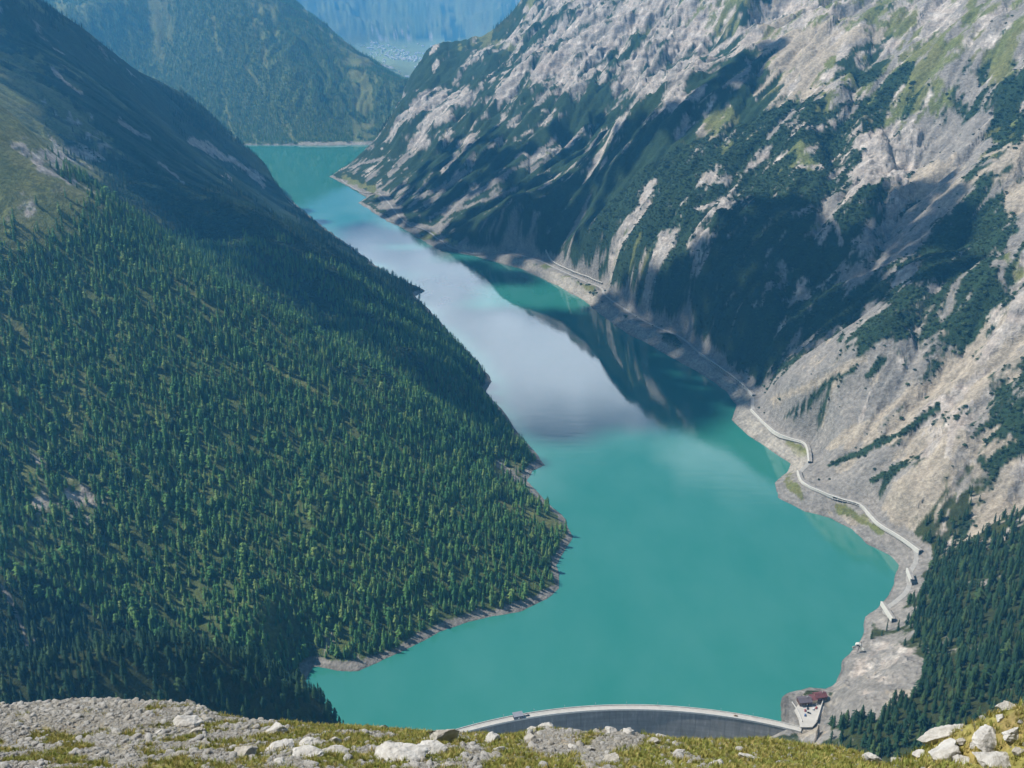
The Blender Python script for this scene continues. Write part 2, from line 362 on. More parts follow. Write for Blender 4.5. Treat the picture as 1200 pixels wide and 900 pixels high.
# ------------------------------------------------------------------ land cover, read off the photograph at sample points
# (px, py): trees, shrubs, meadow, pale rock, grey scree, tan scree
COVER = [
 (560,90,0,.62,0,.38,0,0),(640,50,0,.34,0,.56,.10,0),(750,25,0,.22,.05,.55,.18,0),(700,110,0,.48,0,.44,.08,0),(690,60,0,.26,0,.6,.14,0),(800,60,0,.24,.03,.6,.13,0),(720,5,0,.2,.08,.5,.22,0),(520,130,0,.66,0,.34,0,0),(450,190,0,.6,0,.2,.2,0),(600,190,0,.88,0,.05,.07,0),(680,220,0,.85,0,.08,.07,0),(780,190,0,.85,0,.05,.1,0),(850,85,0,.8,0,.05,.15,0),
 (870,25,0,.24,.12,.52,.12,0),(950,5,0,.05,.35,.5,0,.1),(590,240,0,.75,0,0,.25,0),(520,220,0,.7,0,.05,.25,0),(700,290,0,.75,0,.1,.15,0),(480,235,0,.5,0,0,.5,0),(600,280,0,.5,.1,0,.4,0),
 (860,150,0,.55,.2,.1,0,.15),(930,60,0,.12,.24,.2,.12,.32),(1000,50,0,.1,.24,.22,.2,.24),(1050,110,0,.28,.28,.24,.1,.1),(1120,30,0,.02,.26,.12,.6,0),(1180,30,0,.04,.3,.1,.56,0),(1100,100,0,.1,.62,.14,.14,0),(1160,110,0,.2,.46,.2,.14,0),(1060,20,0,.08,.3,.22,.3,.1),
 (820,220,0,.78,0,.2,0,.02),(900,200,0,.7,.05,.2,0,.05),(960,180,0,.85,.05,.1,0,0),(1060,180,0,.1,0,.4,.5,0),(1130,165,0,0,0,.1,.9,0),(1180,150,0,.9,.1,0,0,0),(1030,230,0,.35,0,.6,.05,0),(1100,232,0,0,.1,0,.2,.7),(1180,190,0,.05,.1,0,.1,.75),
 (1000,265,0,.2,0,.2,.6,0),(900,300,0,.88,0,.02,.1,0),(800,350,0,.92,0,0,.08,0),(950,350,0,.82,0,.05,.13,0),(880,400,0,.9,0,.02,.08,0),(1080,265,0,.6,0,0,.4,0),(1150,265,0,.6,.05,0,.35,0),(1050,330,0,.5,0,.1,.4,0),(1000,380,0,.6,0,.05,.3,.05),
 (740,300,0,.75,.1,.15,0,0),(760,340,0,.8,.1,.1,0,0),(820,270,0,.7,0,.3,0,0),
 (1000,430,0,.12,0,.05,.5,.33),(1100,400,0,.22,.05,.12,.25,.36),(1180,330,0,.25,.05,.15,.2,.35),(950,470,0,.1,0,0,.8,.1),(1040,505,0,.5,0,0,.15,.35),(1150,460,0,.32,0,.18,.25,.25),(990,555,0,.06,0,0,.74,.2),(1075,575,0,.1,0,.1,.3,.5),(1180,540,.1,.5,0,.15,0,.25),(1130,600,.25,.5,0,.1,0,.15),
 (1120,520,0,.3,0,.3,.1,.3),(1000,480,0,.15,0,0,.6,.25),(960,530,0,.03,0,0,.9,.07),(1030,550,0,.2,0,0,.6,.2),(1050,450,0,.2,0,.05,.45,.3),
 (1100,670,.8,.1,0,.1,0,0),(1150,750,.97,0,0,.03,0,0),(1070,700,.75,.1,0,.1,.05,0),(1045,775,.03,.05,0,.5,.22,.2),(1010,810,.02,.06,0,.45,.27,.2),(1060,795,.05,.03,0,.5,.2,.2),(1045,845,.97,0,0,0,.03,0),(1090,790,.95,0,0,0,.05,0),(1100,850,.98,0,0,0,.02,0),(990,850,.9,0,0,0,.1,0),(1180,640,.7,.15,0,.1,0,.05),(1200,720,.95,.02,0,.03,0,0),
 (1190,420,0,.35,0,.2,.2,.25),(1060,740,.6,.1,0,0,.3,0),
 (10,140,0,.05,.9,.05,0,0),(30,175,.05,.1,.6,.25,0,0),(60,195,.25,.1,.2,.45,0,0),(90,215,.4,.1,.3,.2,0,0),(60,250,.55,.05,.3,.1,0,0),(120,260,.75,0,.25,0,0,0),(200,300,.93,0,.07,0,0,0),(20,330,.8,0,.18,.02,0,0),(10,400,.62,0,.33,.05,0,0),(60,480,.75,0,.22,.03,0,0),(70,570,.75,0,.15,.1,0,0),
 (200,400,.95,0,.05,0,0,0),(300,500,.97,0,.03,0,0,0),(200,600,.98,0,.02,0,0,0),(400,600,.99,0,.01,0,0,0),(500,560,.98,0,.02,0,0,0),(600,640,.99,0,0,0,.01,0),(450,720,.99,0,0,0,.01,0),(100,680,.95,0,.03,.02,0,0),(250,720,.99,0,0,0,0,0),(590,560,.55,0,.3,0,.15,0),(620,590,.6,0,.3,0,.1,0),
 (100,780,.98,0,0,.02,0,0),(250,790,.97,0,0,.03,0,0),(380,830,.8,0,0,.2,0,0),
 (150,100,0,.8,.02,.03,.15,0),(80,50,0,.74,.06,.02,.18,0),(300,200,.35,.55,0,.05,.05,0),(240,170,.1,.62,0,.22,.06,0),(340,290,.6,.38,0,.02,0,0),(450,380,.72,.26,0,.02,0,0),(550,450,.85,.15,0,0,0,0),(610,520,.85,.15,0,0,0,0),(300,320,.6,.38,0,.02,0,0),(200,210,.3,.64,0,.02,.04,0),(180,150,.1,.8,0,.02,.08,0),(330,240,.2,.66,0,.1,.04,0),(250,250,.5,.48,0,.02,0,0),  # dark shrub shares raised here, putting the mountain's shade into its colour
 (250,60,.75,0,.25,0,0,0),(220,10,.5,0,.5,0,0,0),(150,25,.75,0,.25,0,0,0),(90,10,.65,0,.3,0,.05,0),(330,120,.95,0,.05,0,0,0),(400,110,.97,0,.03,0,0,0),(300,40,.85,0,.15,0,0,0),(380,60,.95,0,.05,0,0,0),(240,140,.9,0,.1,0,0,0),(450,120,.95,0,.05,0,0,0),
 (495,85,0,.7,0,.3,0,0),(520,78,0,.65,0,.35,0,0),(540,70,0,.7,0,.3,0,0),(485,110,0,.55,0,.45,0,0),(475,140,0,.55,0,.45,0,0),(560,20,.35,0,.65,0,0,0),(480,20,.35,0,.65,0,0,0),(380,10,.35,0,.65,0,0,0),(430,5,0,0,1,0,0,0),
]
# ------------------------------------------------------------------ polar ground grid
GZ, GDL, GDR, GRIGHT = land(GX, GY)
def grid_at(arr, x, y):
    r = np.hypot(x, y); a = np.arctan2(x, y)
    i = np.clip(np.interp(np.log(np.maximum(r, 701)), LR, np.arange(NR)), 0, NR-1.001); j = np.clip((a+AZW)/(2*AZW)*(NA-1), 0, NA-1.001)
    i0, j0 = i.astype(int), j.astype(int); fi, fj = i-i0, j-j0
    return (arr[i0,j0]*(1-fi)*(1-fj)+arr[i0+1,j0]*fi*(1-fj)+arr[i0,j0+1]*(1-fi)*fj+arr[i0+1,j0+1]*fi*fj)
# broken crags on the bare rock of the right wall
_px, _py = to_px(GX, GY, np.maximum(GZ, 0))
def rock_share(px, py):
    C = np.array(COVER, dtype=np.float32); o = np.zeros(px.size, dtype=np.float32); px, py = px.ravel(), py.ravel()
    for s in range(0, px.size, 60000):
        w = 1/((px[s:s+60000,None]-C[None,:,0])**2+(py[s:s+60000,None]-C[None,:,1])**2+150.0)**1.7; o[s:s+60000] = (w@C[:,5])/w.sum(1)
    return o
KS = sstep(0.12, 0.55, rock_share(_px, _py).reshape(GX.shape)+0.25*fbm(GX/160, GY/160, 3, 501))*GRIGHT*sstep(9, 45, GZ)*sstep(24, 50, np.hypot(GX-336, GY-943))
cw = fbm(GX/90, GY/90, 3, 503)*30
_ru, _rs = -GX*RN[1]+GY*RN[0], GX*RN[0]+GY*RN[1]
GZ = GZ+KS*(ridged((_ru+cw*3)/210, (_rs+cw*2)/430, 4, 505, 0.6)*46+ridged((_ru+cw*1.4)/84, (_rs-cw)/190, 5, 507, 0.62)*24+ridged((GX-cw)/36, (GY+cw)/36, 4, 511, 0.6)*5)
BLUFF = [(985,775),(1003,765),(1030,758),(1060,763),(1087,780),(1078,800),(1045,825),(1025,842),(1005,838),(985,848),(970,838),(972,812)]
_d, _ = poly_dist(_px, _py, BLUFF, True); BM = sstep(0, 14, np.where(inside(_px, _py, BLUFF), _d, -_d))*(GY < 1300)
GZ = GZ+BM*(ridged((GX+cw*.4)/46, (GY-cw*.3)/46, 5, 521, .62)*8.0+3+ridged(GX/15, GY/15, 3, 525)*1.6)
ELEV = (np.maximum(GZ, 0)-CAMZ)/GR
HOR = np.maximum.accumulate(ELEV, axis=0)
HORP = np.vstack([np.full((1, NA), -9.0), HOR[:-1]])  # what hides a cell from the photograph's viewpoint
def seen(x, y, ztop, tol=12.0):
    r = np.hypot(x, y); return (ztop+tol-CAMZ)/r >= grid_at(HORP, x, y)
GPX, GPY = to_px(GX, GY, np.maximum(GZ, 0))
# slope of the ground
gzr = np.gradient(GZ, axis=0)/np.gradient(GR, axis=0); gza = np.gradient(GZ, axis=1)/(GR*(AZ[1]-AZ[0]))
GSL = np.hypot(gzr, gza)

# land cover is worked out only for ground that is dry and near the line of sight
MASK = ((GZ+80-CAMZ)/GR >= HORP) & ~((GDL < -25) & (GZ < 0)); FULL = dict(GX=GX, GY=GY, GZ=GZ, GPX=GPX, GPY=GPY, GDL=GDL, GDR=GDR, GRIGHT=GRIGHT, GSL=GSL)
GX, GY, GZ, GPX, GPY, GDL, GDR, GRIGHT, GSL, cw = [q_[MASK] for q_ in (GX, GY, GZ, GPX, GPY, GDL, GDR, GRIGHT, GSL, cw)]
def cover_fields(px, py):
    C = np.array(COVER, dtype=np.float32); sh = px.shape; px, py = px.ravel(), py.ravel(); out = np.zeros((px.size, 6), dtype=np.float32)
    for s in range(0, px.size, 60000):
        d2 = (px[s:s+60000,None]-C[None,:,0])**2+(py[s:s+60000,None]-C[None,:,1])**2
        w = 1/(d2+150.0)**1.7; out[s:s+60000] = (w@C[:,2:])/w.sum(1, keepdims=True)
    return out.reshape(sh+(6,))
wob = 9.0
jx, jy = fbm(GX/90, GY/90, 4, 301)*wob*2, fbm(GX/90, GY/90, 4, 305)*wob*2
COV = cover_fields(GPX+jx, GPY+jy)
# streaks and patches with a definite shape: (class, width px, polyline)
STREAK = [('C',5,[(505,256),(560,222),(610,195),(648,166)]),('C',4,[(520,250),(560,237),(607,220)]),('C',6,[(625,305),(640,300)]),('C',4,[(700,310),(745,258),(757,235)]),('C',5,[(480,243),(520,215)]),('C',5,[(500,240),(545,200)]),
 ('C',4,[(540,120),(565,100)]),('C',3,[(625,122),(648,100)]),('C',3,[(595,147),(612,133)]),('C',4,[(455,205),(485,180)]),('C',3,[(410,195),(450,185)]),('C',5,[(850,100),(880,78),(874,70)]),('D',6,[(885,108),(915,82)]),('D',5,[(920,50),(990,20)]),
 ('C',5,[(1090,5),(1060,55),(1035,90),(1018,112)]),('C',3,[(1170,215),(1140,255)]),('C',4,[(1200,200),(1160,230)]),('C',6,[(965,235),(985,285)]),('C',4,[(900,160),(930,130)]),('K',5,[(805,290),(830,270)]),
 ('D',8,[(905,470),(960,445),(1010,420)]),('D',10,[(950,535),(1010,500),(1080,455),(1150,400)]),('K',6,[(1110,540),(1120,500),(1140,470)]),('D',10,[(1030,600),(1070,575),(1110,545)]),('K',5,[(1010,490),(1020,460)]),
 ('S',9,[(970,548),(1010,530),(1060,505),(1100,480)]),('S',5,[(920,488),(970,450),(1000,430)]),('S',4,[(930,490),(950,472)]),('S',6,[(1020,565),(1032,555)]),('S',4,[(1040,548),(1055,540)]),('S',8,[(1015,440),(1035,420)]),
 ('C',6,[(0,690),(15,715),(25,735),(32,760)]),('C',4,[(38,735),(40,755)]),('M',6,[(205,330),(225,345),(250,365)]),('M',5,[(320,435),(345,445),(370,462)]),('M',7,[(0,370),(20,385),(35,400)]),('M',5,[(45,460),(60,490),(75,525)]),('M',4,[(180,530),(195,545)]),
 ('C',5,[(585,543),(620,575),(650,597)]),('C',3,[(520,505),(545,525)]),('M',4,[(250,20),(253,50),(262,70)]),('M',3,[(262,110),(270,150),(275,165)]),('M',3,[(285,75),(310,110)]),('M',3,[(295,155),(300,166)]),('M',3,[(330,140),(345,165)]),('C',3,[(370,145),(378,157)]),
 ('C',5,[(140,140),(175,165)]),('C',4,[(60,80),(95,110)]),('K',8,[(225,165),(275,190),(310,215)]),('C',3,[(185,190),(215,215)]),('M',5,[(820,10),(870,0)]),('K',6,[(890,20),(850,50),(820,80)])]
CLS = dict(T=0, S=1, M=2, K=3, C=4, D=5)
snz = fbm(GX/42, GY/42, 4, 441, .6)
for k, wpx, pl in STREAK:
    d, _ = poly_dist(GPX+jx*0.3, GPY+jy*0.3, pl); m = sstep(wpx*0.62, wpx*0.3, d+wpx*.75*snz).astype(np.float32)[...,None]
    one = np.zeros(6, dtype=np.float32); one[CLS[k]] = 1.0
    COV = COV*(1-m)+one*m
AREA = [('C', [(985,775),(1003,765),(1030,758),(1060,763),(1087,780),(1078,800),(1045,825),(1025,842),(1005,838),(985,848),(966,846),(960,830),(972,812)]), ('K', [(1000,800),(1050,785),(1070,795),(1040,815),(1010,820)]),
 ('C', [(915,836),(935,820),(970,810),(970,852),(962,875),(945,872),(925,848)])]
for k, pl in AREA:
    qx_, qy_ = GPX+jx*.6, GPY+jy*.6; d, _ = poly_dist(qx_, qy_, pl, True); m = sstep(-2, 4, np.where(inside(qx_, qy_, pl), d, -d)).astype(np.float32)[...,None]*(GY[...,None] < 1300)
    one = np.zeros(6, dtype=np.float32); one[CLS[k]] = .5; one[4] = max(one[4], .4); one[3] = max(one[3], .38); one[5] = .42; one[1] = .05
    COV = COV*(1-m)+one*m
# the hill beyond the head of the lake is wooded throughout
fh_ = ((GY > 5010) & (GX < -250) & (GY < 8500)).astype(np.float32)[...,None]; mv = COV[...,[1,3,4,5]].sum(-1, keepdims=True)*fh_
COV = COV*np.where(np.array([0,1,0,1,1,1]) > 0, 1-fh_, 1); COV[...,0:1] += mv
# bare belt between high and low water, road bench
jn = fbm(GX/30, GY/30, 3, 311)
belt = np.where(GRIGHT > 0.5, np.where(GY < 1330, 17.0, 28.0), 9.0)
nob = sstep(belt*1.0+6, belt*0.7, GDL+jn*8)
COV = COV*(1-nob[...,None]); COV[...,4] += nob.astype(np.float32)
rb = (sstep(26, 12, GDR)*(GY > 1000)).astype(np.float32)
COV = COV*(1-rb[...,None]); COV[...,4] += rb
for k, wpx, pl in [('M',9,[(925,562),(940,585)]),('M',8,[(985,596),(1010,605),(1030,622)]),('M',7,[(925,517),(942,532)]),('M',9,[(495,272),(530,285)]),('M',6,[(640,312),(690,340)]),('K',5,[(1000,765),(1010,752)]),('M',5,[(405,210),(440,224)])]:
    d, _ = poly_dist(GPX+jx*.3, GPY+jy*.3, pl); m = (.62*sstep(wpx, wpx*.3, d+wpx*snz)).astype(np.float32)[...,None]; one = np.zeros(6, dtype=np.float32); one[CLS[k]] = 1; COV = COV*(1-m)+one*m
# choose the class of each spot: the share of each class against its own noise, drawn out along the fall line
gs_, gu_ = GX*RN[0]+GY*RN[1], -GX*RN[1]+GY*RN[0]
sx, sy = np.where(GRIGHT > .5, gu_, GX), np.where(GRIGHT > .5, gs_, GY)
fs_ = np.maximum(1.0, GY/4500.0); sx, sy = sx/fs_, sy/fs_      # coarser patches where the mesh is coarser
wq = fbm(GX/120, GY/120, 3, 320)*22
NZ = np.stack([.7*fbm((sx+wq)/34+17*k, (sy+wq)/64+9*k, 5, 330+7*k, 0.64)+.7*fbm((sx+wq*3)/130+5*k, (sy+wq*3)/210+3*k, 3, 380+5*k, .55) for k in range(6)], -1)
NZ = NZ/NZ.reshape(-1, 6).std(0)
COV = np.clip(COV, 0, 1); SHARP = np.log(COV+.003)+NZ.astype(np.float32)*np.where(GRIGHT > .5, 1.1, np.where(GPX > 700, .95, .62))[...,None].astype(np.float32)
SHARP[...,1] += .55*sstep(.3, .6, COV[...,1])      # each class takes about its share of the ground
rocky = sstep(0.85, 1.3, GSL)*(GRIGHT > .5)*0.25
SHARP[...,3] += rocky*1.5*sstep(0.02, .1, COV[...,3])
SHARP[...,1] -= rocky*.6
top = SHARP.max(-1, keepdims=True); WGT = np.exp((SHARP-top)*7); WGT /= WGT.sum(-1, keepdims=True)
PAL = np.array([[.088,.112,.036],[.022,.044,.020],[.128,.146,.050],[.41,.375,.34],[.235,.217,.192],[.335,.288,.225]], dtype=np.float32)
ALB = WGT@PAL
lz = sstep(0, 40, GY-(985+0.12*np.abs(GX+240)))*(GX < 140)*((GY < 1900+.2*np.abs(GX)) | (GY > 4800))      # grassy floor under the larches, dark litter under the pines and, on the left mountain, painted shade
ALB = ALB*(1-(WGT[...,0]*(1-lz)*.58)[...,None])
bl_ = (nob*(GRIGHT > .5))[...,None]; ALB = ALB*(1-bl_*.65)+np.array([.37,.335,.275])*bl_*.65
mott = (1+0.42*fbm(sx/18, sy/55, 5, 401, .6))[...,None]*(1+0.16*fbm(GX/(6*fs_), GY/(6*fs_), 3, 405)*(GY < 6500))[...,None]
crk = WGT[...,3:4]*sstep(0.05, 0.45, ridged(GX/26+cw/40, GY/26, 4, 431, .6))[...,None]; ALB = ALB*mott*(1-.35*crk)
# meadow hue varies; strata tint the rock
mm = WGT[...,2:3]*sstep(-0.3, 0.4, fbm(GX/70, GY/70, 3, 411))[...,None]; ALB = ALB*(1-mm*0.45)+np.array([.17,.155,.06])*mm*0.45
kk = WGT[...,3:4]*sstep(-0.1, 0.35, fbm(GX/260, GZ/16+GX/400, 4, 415))[...,None]; ALB = ALB*(1-kk*.35)+np.array([.30,.24,.20])*kk*.35
# wet rim at the water line
ALB = ALB*(1-0.35*sstep(2.2, 0.3, np.maximum(GDL, 0)))[...,None]
# shoreline contour steps left by the falling level
ALB = ALB*(1+0.10*nob*np.sin(GZ*2.4+jn*3))[...,None]
# village fields
vf = sstep(6900, 7300, GY)*(GZ < 60)
fld = gnoise(np.floor(GX/130+0.3*np.floor(GY/420)), np.floor(GY/420), 421)
ALB = ALB*(1-vf[...,None])+(np.array([.20,.235,.11])*(1+.35*fld)[...,None]+np.array([.05,.02,0])*np.clip(fld,0,1)[...,None])*vf[...,None]
ALB = np.clip(ALB, .01, .62)
GX, GY, GZ, GPX, GPY, GDL, GDR, GRIGHT, GSL = [FULL[k] for k in ('GX','GY','GZ','GPX','GPY','GDL','GDR','GRIGHT','GSL')]
def spread(v):
    o = np.zeros(MASK.shape+v.shape[1:], np.float32); o[MASK] = v; return o
WGT, COV, ALB = spread(WGT), spread(COV), spread(ALB); KW = WGT[...,3].reshape(-1)

# regions for the separate land forms
reg_names = ['spur','shade','far','floor','distant','right','knoll','gorge']
CX = np.array([(p[1], p[2]) for p in CTL]); CR = np.array([reg_names.index(p[0]) for p in CTL])
cx, cy = (GX[:-1,:-1]+GX[1:,1:])/2, (GY[:-1,:-1]+GY[1:,1:])/2
REG = np.empty(cx.size, dtype=int); fx, fy = cx.ravel(), cy.ravel()
for s in range(0, fx.size, 60000):
    sc_ = np.maximum(fy[s:s+60000,None], 1)
    REG[s:s+60000] = CR[np.argmin((fx[s:s+60000,None]-CX[None,:,0])**2+(fy[s:s+60000,None]-CX[None,:,1])**2, axis=1)]
REG = REG.reshape(cx.shape); REG[(REG == 7)] = 5
# ------------------------------------------------------------------ materials
def mat(name):
    m = bpy.data.materials.new(name); m.use_nodes = True; nt = m.node_tree; nt.nodes.clear()
    out = nt.nodes.new('ShaderNodeOutputMaterial'); b = nt.nodes.new('ShaderNodeBsdfPrincipled'); nt.links.new(b.outputs[0], out.inputs[0])
    return m, nt, b
def N(nt, t, ins=None, **kw):
    n = nt.nodes.new(t)
    for k, v in kw.items(): setattr(n, k, v)
    for k, v in (ins or {}).items():
        if isinstance(v, bpy.types.NodeSocket): nt.links.new(v, n.inputs[k])
        else: n.inputs[k].default_value = v
    return n
def ramp(nt, fac, stops):
    n = N(nt, 'ShaderNodeValToRGB', {0: fac}); e = n.color_ramp.elements
    while len(e) < len(stops): e.new(0.5)
    for el, (p, c_) in zip(e, stops): el.position = p; el.color = (*c_, 1) if len(c_) == 3 else c_
    return n
def noise(nt, scale, detail=4, rough=0.55, vec=None):
    ins = {'Scale': scale, 'Detail': detail, 'Roughness': rough}
    if vec is not None: ins['Vector'] = vec
    return N(nt, 'ShaderNodeTexNoise', ins)
def objpos(nt): return N(nt, 'ShaderNodeTexCoord').outputs['Object']
def plain(name, col, rough=0.8, var=0.25, scale=0.6, metal=0.0, bump=0.0, bscale=8.0, spec=0.3):
    m, nt, b = mat(name); p = objpos(nt)
    n = noise(nt, scale, 5, 0.6, p)
    c0 = tuple(max(0, x*(1-var)) for x in col); c1 = tuple(min(1, x*(1+var)) for x in col)
    nt.links.new(ramp(nt, n.outputs['Fac'], [(0.3, c0), (0.7, c1)]).outputs[0], b.inputs['Base Color'])
    b.inputs['Roughness'].default_value = rough; b.inputs['Metallic'].default_value = metal; b.inputs['Specular IOR Level'].default_value = spec
    if bump:
        bn = N(nt, 'ShaderNodeBump', {'Strength': bump, 'Distance': 0.1, 'Height': noise(nt, bscale, 4, 0.6, p).outputs['Fac']})
        nt.links.new(bn.outputs[0], b.inputs['Normal'])
    return m
def land_mat(name, fine, bump_d, grain, rock=0.0):
    """ground colour is stored per vertex (land cover); the shader adds grain and relief finer than the mesh"""
    m, nt, b = mat(name); p = objpos(nt)
    a = N(nt, 'ShaderNodeVertexColor', layer_name='cover')
    n1 = noise(nt, fine, 6, 0.65, p); n2 = noise(nt, fine*0.18, 4, 0.6, p)
    g = ramp(nt, n1.outputs['Fac'], [(0.28, (1-grain,)*3), (0.72, (1+grain,)*3)])
    g2 = ramp(nt, n2.outputs['Fac'], [(0.3, (0.86, 0.88, 0.9)), (0.7, (1.14, 1.12, 1.1))])
    x = N(nt, 'ShaderNodeMix', {'Factor': 1.0, 'A': a.outputs['Color'], 'B': g.outputs[0]}, data_type='RGBA', blend_type='MULTIPLY')
    y = N(nt, 'ShaderNodeMix', {'Factor': 1.0, 'A': x.outputs['Result'], 'B': g2.outputs[0]}, data_type='RGBA', blend_type='MULTIPLY')
    col = y.outputs['Result']; hgt = n1.outputs['Fac']
    if rock:                                             # bare rock (alpha of the cover): cracked, ledged relief
        wp = N(nt, 'ShaderNodeMapping', {'Vector': p, 'Rotation': (0.25, 0.35, 0.5), 'Scale': (1.0, 1.0, 2.2)})
        rg_ = N(nt, 'ShaderNodeTexNoise', {'Vector': wp.outputs[0], 'Scale': rock, 'Detail': 9, 'Roughness': 0.68, 'Lacunarity': 2.1}, noise_type='RIDGED_MULTIFRACTAL', normalize=True)
        cr_ = ramp(nt, rg_.outputs['Fac'], [(0.18, (1.28, 1.26, 1.22)), (0.42, (1.0, 1.0, 1.0)), (0.70, (0.50, 0.50, 0.52))])
        z_ = N(nt, 'ShaderNodeMix', {'Factor': a.outputs['Alpha'], 'A': (1, 1, 1, 1), 'B': cr_.outputs[0]}, data_type='RGBA'); w_ = N(nt, 'ShaderNodeMix', {'Factor': 1.0, 'A': col, 'B': z_.outputs['Result']}, data_type='RGBA', blend_type='MULTIPLY'); col = w_.outputs['Result']
        k_ = N(nt, 'ShaderNodeMath', {0: rg_.outputs['Fac'], 1: a.outputs['Alpha']}, operation='MULTIPLY'); k2 = N(nt, 'ShaderNodeMath', {0: k_.outputs[0], 1: -4.0, 2: n1.outputs['Fac']}, operation='MULTIPLY_ADD'); hgt = k2.outputs[0]
    nt.links.new(col, b.inputs['Base Color'])
    b.inputs['Roughness'].default_value = 0.95; b.inputs['Specular IOR Level'].default_value = 0.15
    bn = N(nt, 'ShaderNodeBump', {'Strength': 0.8, 'Distance': bump_d, 'Height': hgt})
    nt.links.new(bn.outputs[0], b.inputs['Normal'])
    return m
M_LAND = land_mat('land_cover', 0.16, 5.0, 0.40, 0.016)

m, nt, b = mat('lake_water'); M_WATER = m
p = objpos(nt)
st = N(nt, 'ShaderNodeMapping', {'Vector': p, 'Scale': (1.0, 0.55, 1.0)})
big = noise(nt, 0.0032, 4, 0.5, st.outputs[0]); mid = noise(nt, 0.012, 4, 0.55, st.outputs[0])
colr = ramp(nt, mid.outputs['Fac'], [(0.3, (0.026, 0.188, 0.145)), (0.7, (0.044, 0.212, 0.170))])
nt.links.new(colr.outputs[0], b.inputs['Base Color'])
b.inputs['IOR'].default_value = 2.0; b.inputs['Specular IOR Level'].default_value = 0.5
rr = ramp(nt, big.outputs['Fac'], [(0.42, (0.02,)*3), (0.66, (0.06,)*3)])
nt.links.new(rr.outputs[0], b.inputs['Roughness'])
wv = noise(nt, 0.28, 5, 0.6, p); wv2 = noise(nt, 0.05, 3, 0.5, p)
sk = N(nt, 'ShaderNodeMapping', {'Vector': p, 'Rotation': (0, 0, 0.6), 'Scale': (0.012, 0.09, 1.0)}); wv3 = noise(nt, 1.0, 6, 0.62, sk.outputs[0])
amp0 = N(nt, 'ShaderNodeMath', {0: wv.outputs['Fac'], 1: wv2.outputs['Fac']}, operation='ADD'); amp = N(nt, 'ShaderNodeMath', {0: wv3.outputs['Fac'], 1: 2.5, 2: amp0.outputs[0]}, operation='MULTIPLY_ADD')
stg = ramp(nt, big.outputs['Fac'], [(0.42, (0.008,)*3), (0.66, (0.05,)*3)])
bn = N(nt, 'ShaderNodeBump', {'Strength': stg.outputs[0], 'Distance': 1.0, 'Height': amp.outputs[0]}); nt.links.new(bn.outputs[0], b.inputs['Normal'])
# ------------------------------------------------------------------ land forms
LAND_LABEL = dict(spur=('near_hillside','steep conifer-covered hillside on the left, sunlit, ending in the lake'),
  shade=('shaded_mountain','dark blue-shaded mountain flank behind the left forest'), far=('far_hill','hazy forested hill beyond the head of the lake'),
  floor=('valley_floor','pale green valley floor far beyond the lake'), distant=('distant_mountains','pale blue mountains closing the valley at the top edge'),
  right=('rocky_mountain','rocky scree mountain side rising along the right shore'), knoll=('forest_knoll','dark forested knoll just behind the foreground at left'))
idx = np.arange(NR*NA).reshape(NR, NA); quads = np.stack([idx[:-1,:-1], idx[:-1,1:], idx[1:,1:], idx[1:,:-1]], -1)
zmax = np.maximum(np.maximum(GZ[:-1,:-1], GZ[1:,:-1]), np.maximum(GZ[:-1,1:], GZ[1:,1:]))
lk = np.minimum(np.minimum(GDL[:-1,:-1], GDL[1:,:-1]), np.minimum(GDL[:-1,1:], GDL[1:,1:]))
keep = ~((zmax < -8) & (lk < -12)) & ((zmax+60-CAMZ)/GR[:-1,:-1] >= HORP[:-1,:-1])
V = np.stack([GX, GY, GZ], -1).reshape(-1, 3); ALBF = ALB.reshape(-1, 3)
LANDS = {}
for ri, rn in enumerate(reg_names[:-1]):
    q = quads[(REG == ri) & keep].reshape(-1, 4)
    if not len(q): continue
    used, inv = np.unique(q, return_inverse=True)
    me = mesh_np(LAND_LABEL[rn][0], V[used], inv.reshape(-1, 4)[:, ::-1], M_LAND, smooth=True)
    at = me.color_attributes.new('cover', 'FLOAT_COLOR', 'POINT'); colr = np.ones((len(used), 4), dtype=np.float32); colr[:, :3] = ALBF[used]; colr[:, 3] = KW[used]
    at.data.foreach_set('color', colr.ravel())
    o = link(LAND_LABEL[rn][0], me); tag(o, LAND_LABEL[rn][1], None, None, 'structure'); LANDS[rn] = o
# water sheet: ends inside the dam wall
arc = [(DAM_C[0]+(DAM_R-3)*math.cos(a), DAM_C[1]+(DAM_R-3)*math.sin(a)) for a in np.linspace(DAM_A0+0.02, DAM_A1-0.02, 40)]
LAKE_OUT = arc+[(600,905),(900,1300),(900,2500),(300,4000),(300,5800),(-1900,5800),(-1900,4600),(-1000,1500),(-600,905)]
bm = bmesh.new(); f = bm.faces.new([bm.verts.new((x, y, 0)) for x, y in LAKE_OUT]); bmesh.ops.triangulate(bm, faces=[f])
wme = bpy.data.meshes.new('lake'); bm.normal_update(); bm.to_mesh(wme); bm.free()
if wme.polygons[0].normal.z < 0: wme.flip_normals()
wme.materials.append(M_WATER); tag(link('lake', wme), 'turquoise reservoir lake winding through the valley', None, None, 'structure')
# ------------------------------------------------------------------ air
def haze_box():
    mb = MB(); mb.box(-9000, -400, -170, 9000, 16900, 1900); o = mb.build('haze')
    m = bpy.data.materials.new('haze_air'); m.use_nodes = True; nt = m.node_tree; nt.nodes.clear()
    out = nt.nodes.new('ShaderNodeOutputMaterial'); v = nt.nodes.new('ShaderNodeVolumePrincipled')
    v.inputs['Color'].default_value = (0.12, 0.52, 1.0, 1); v.inputs['Density'].default_value = HAZE_D; v.inputs['Anisotropy'].default_value = 0.2
    nt.links.new(v.outputs[0], out.inputs['Volume']); o.data.materials.append(m); tag(o, None, None, None, 'stuff')
HAZE_D = 6.4e-5
haze_box()
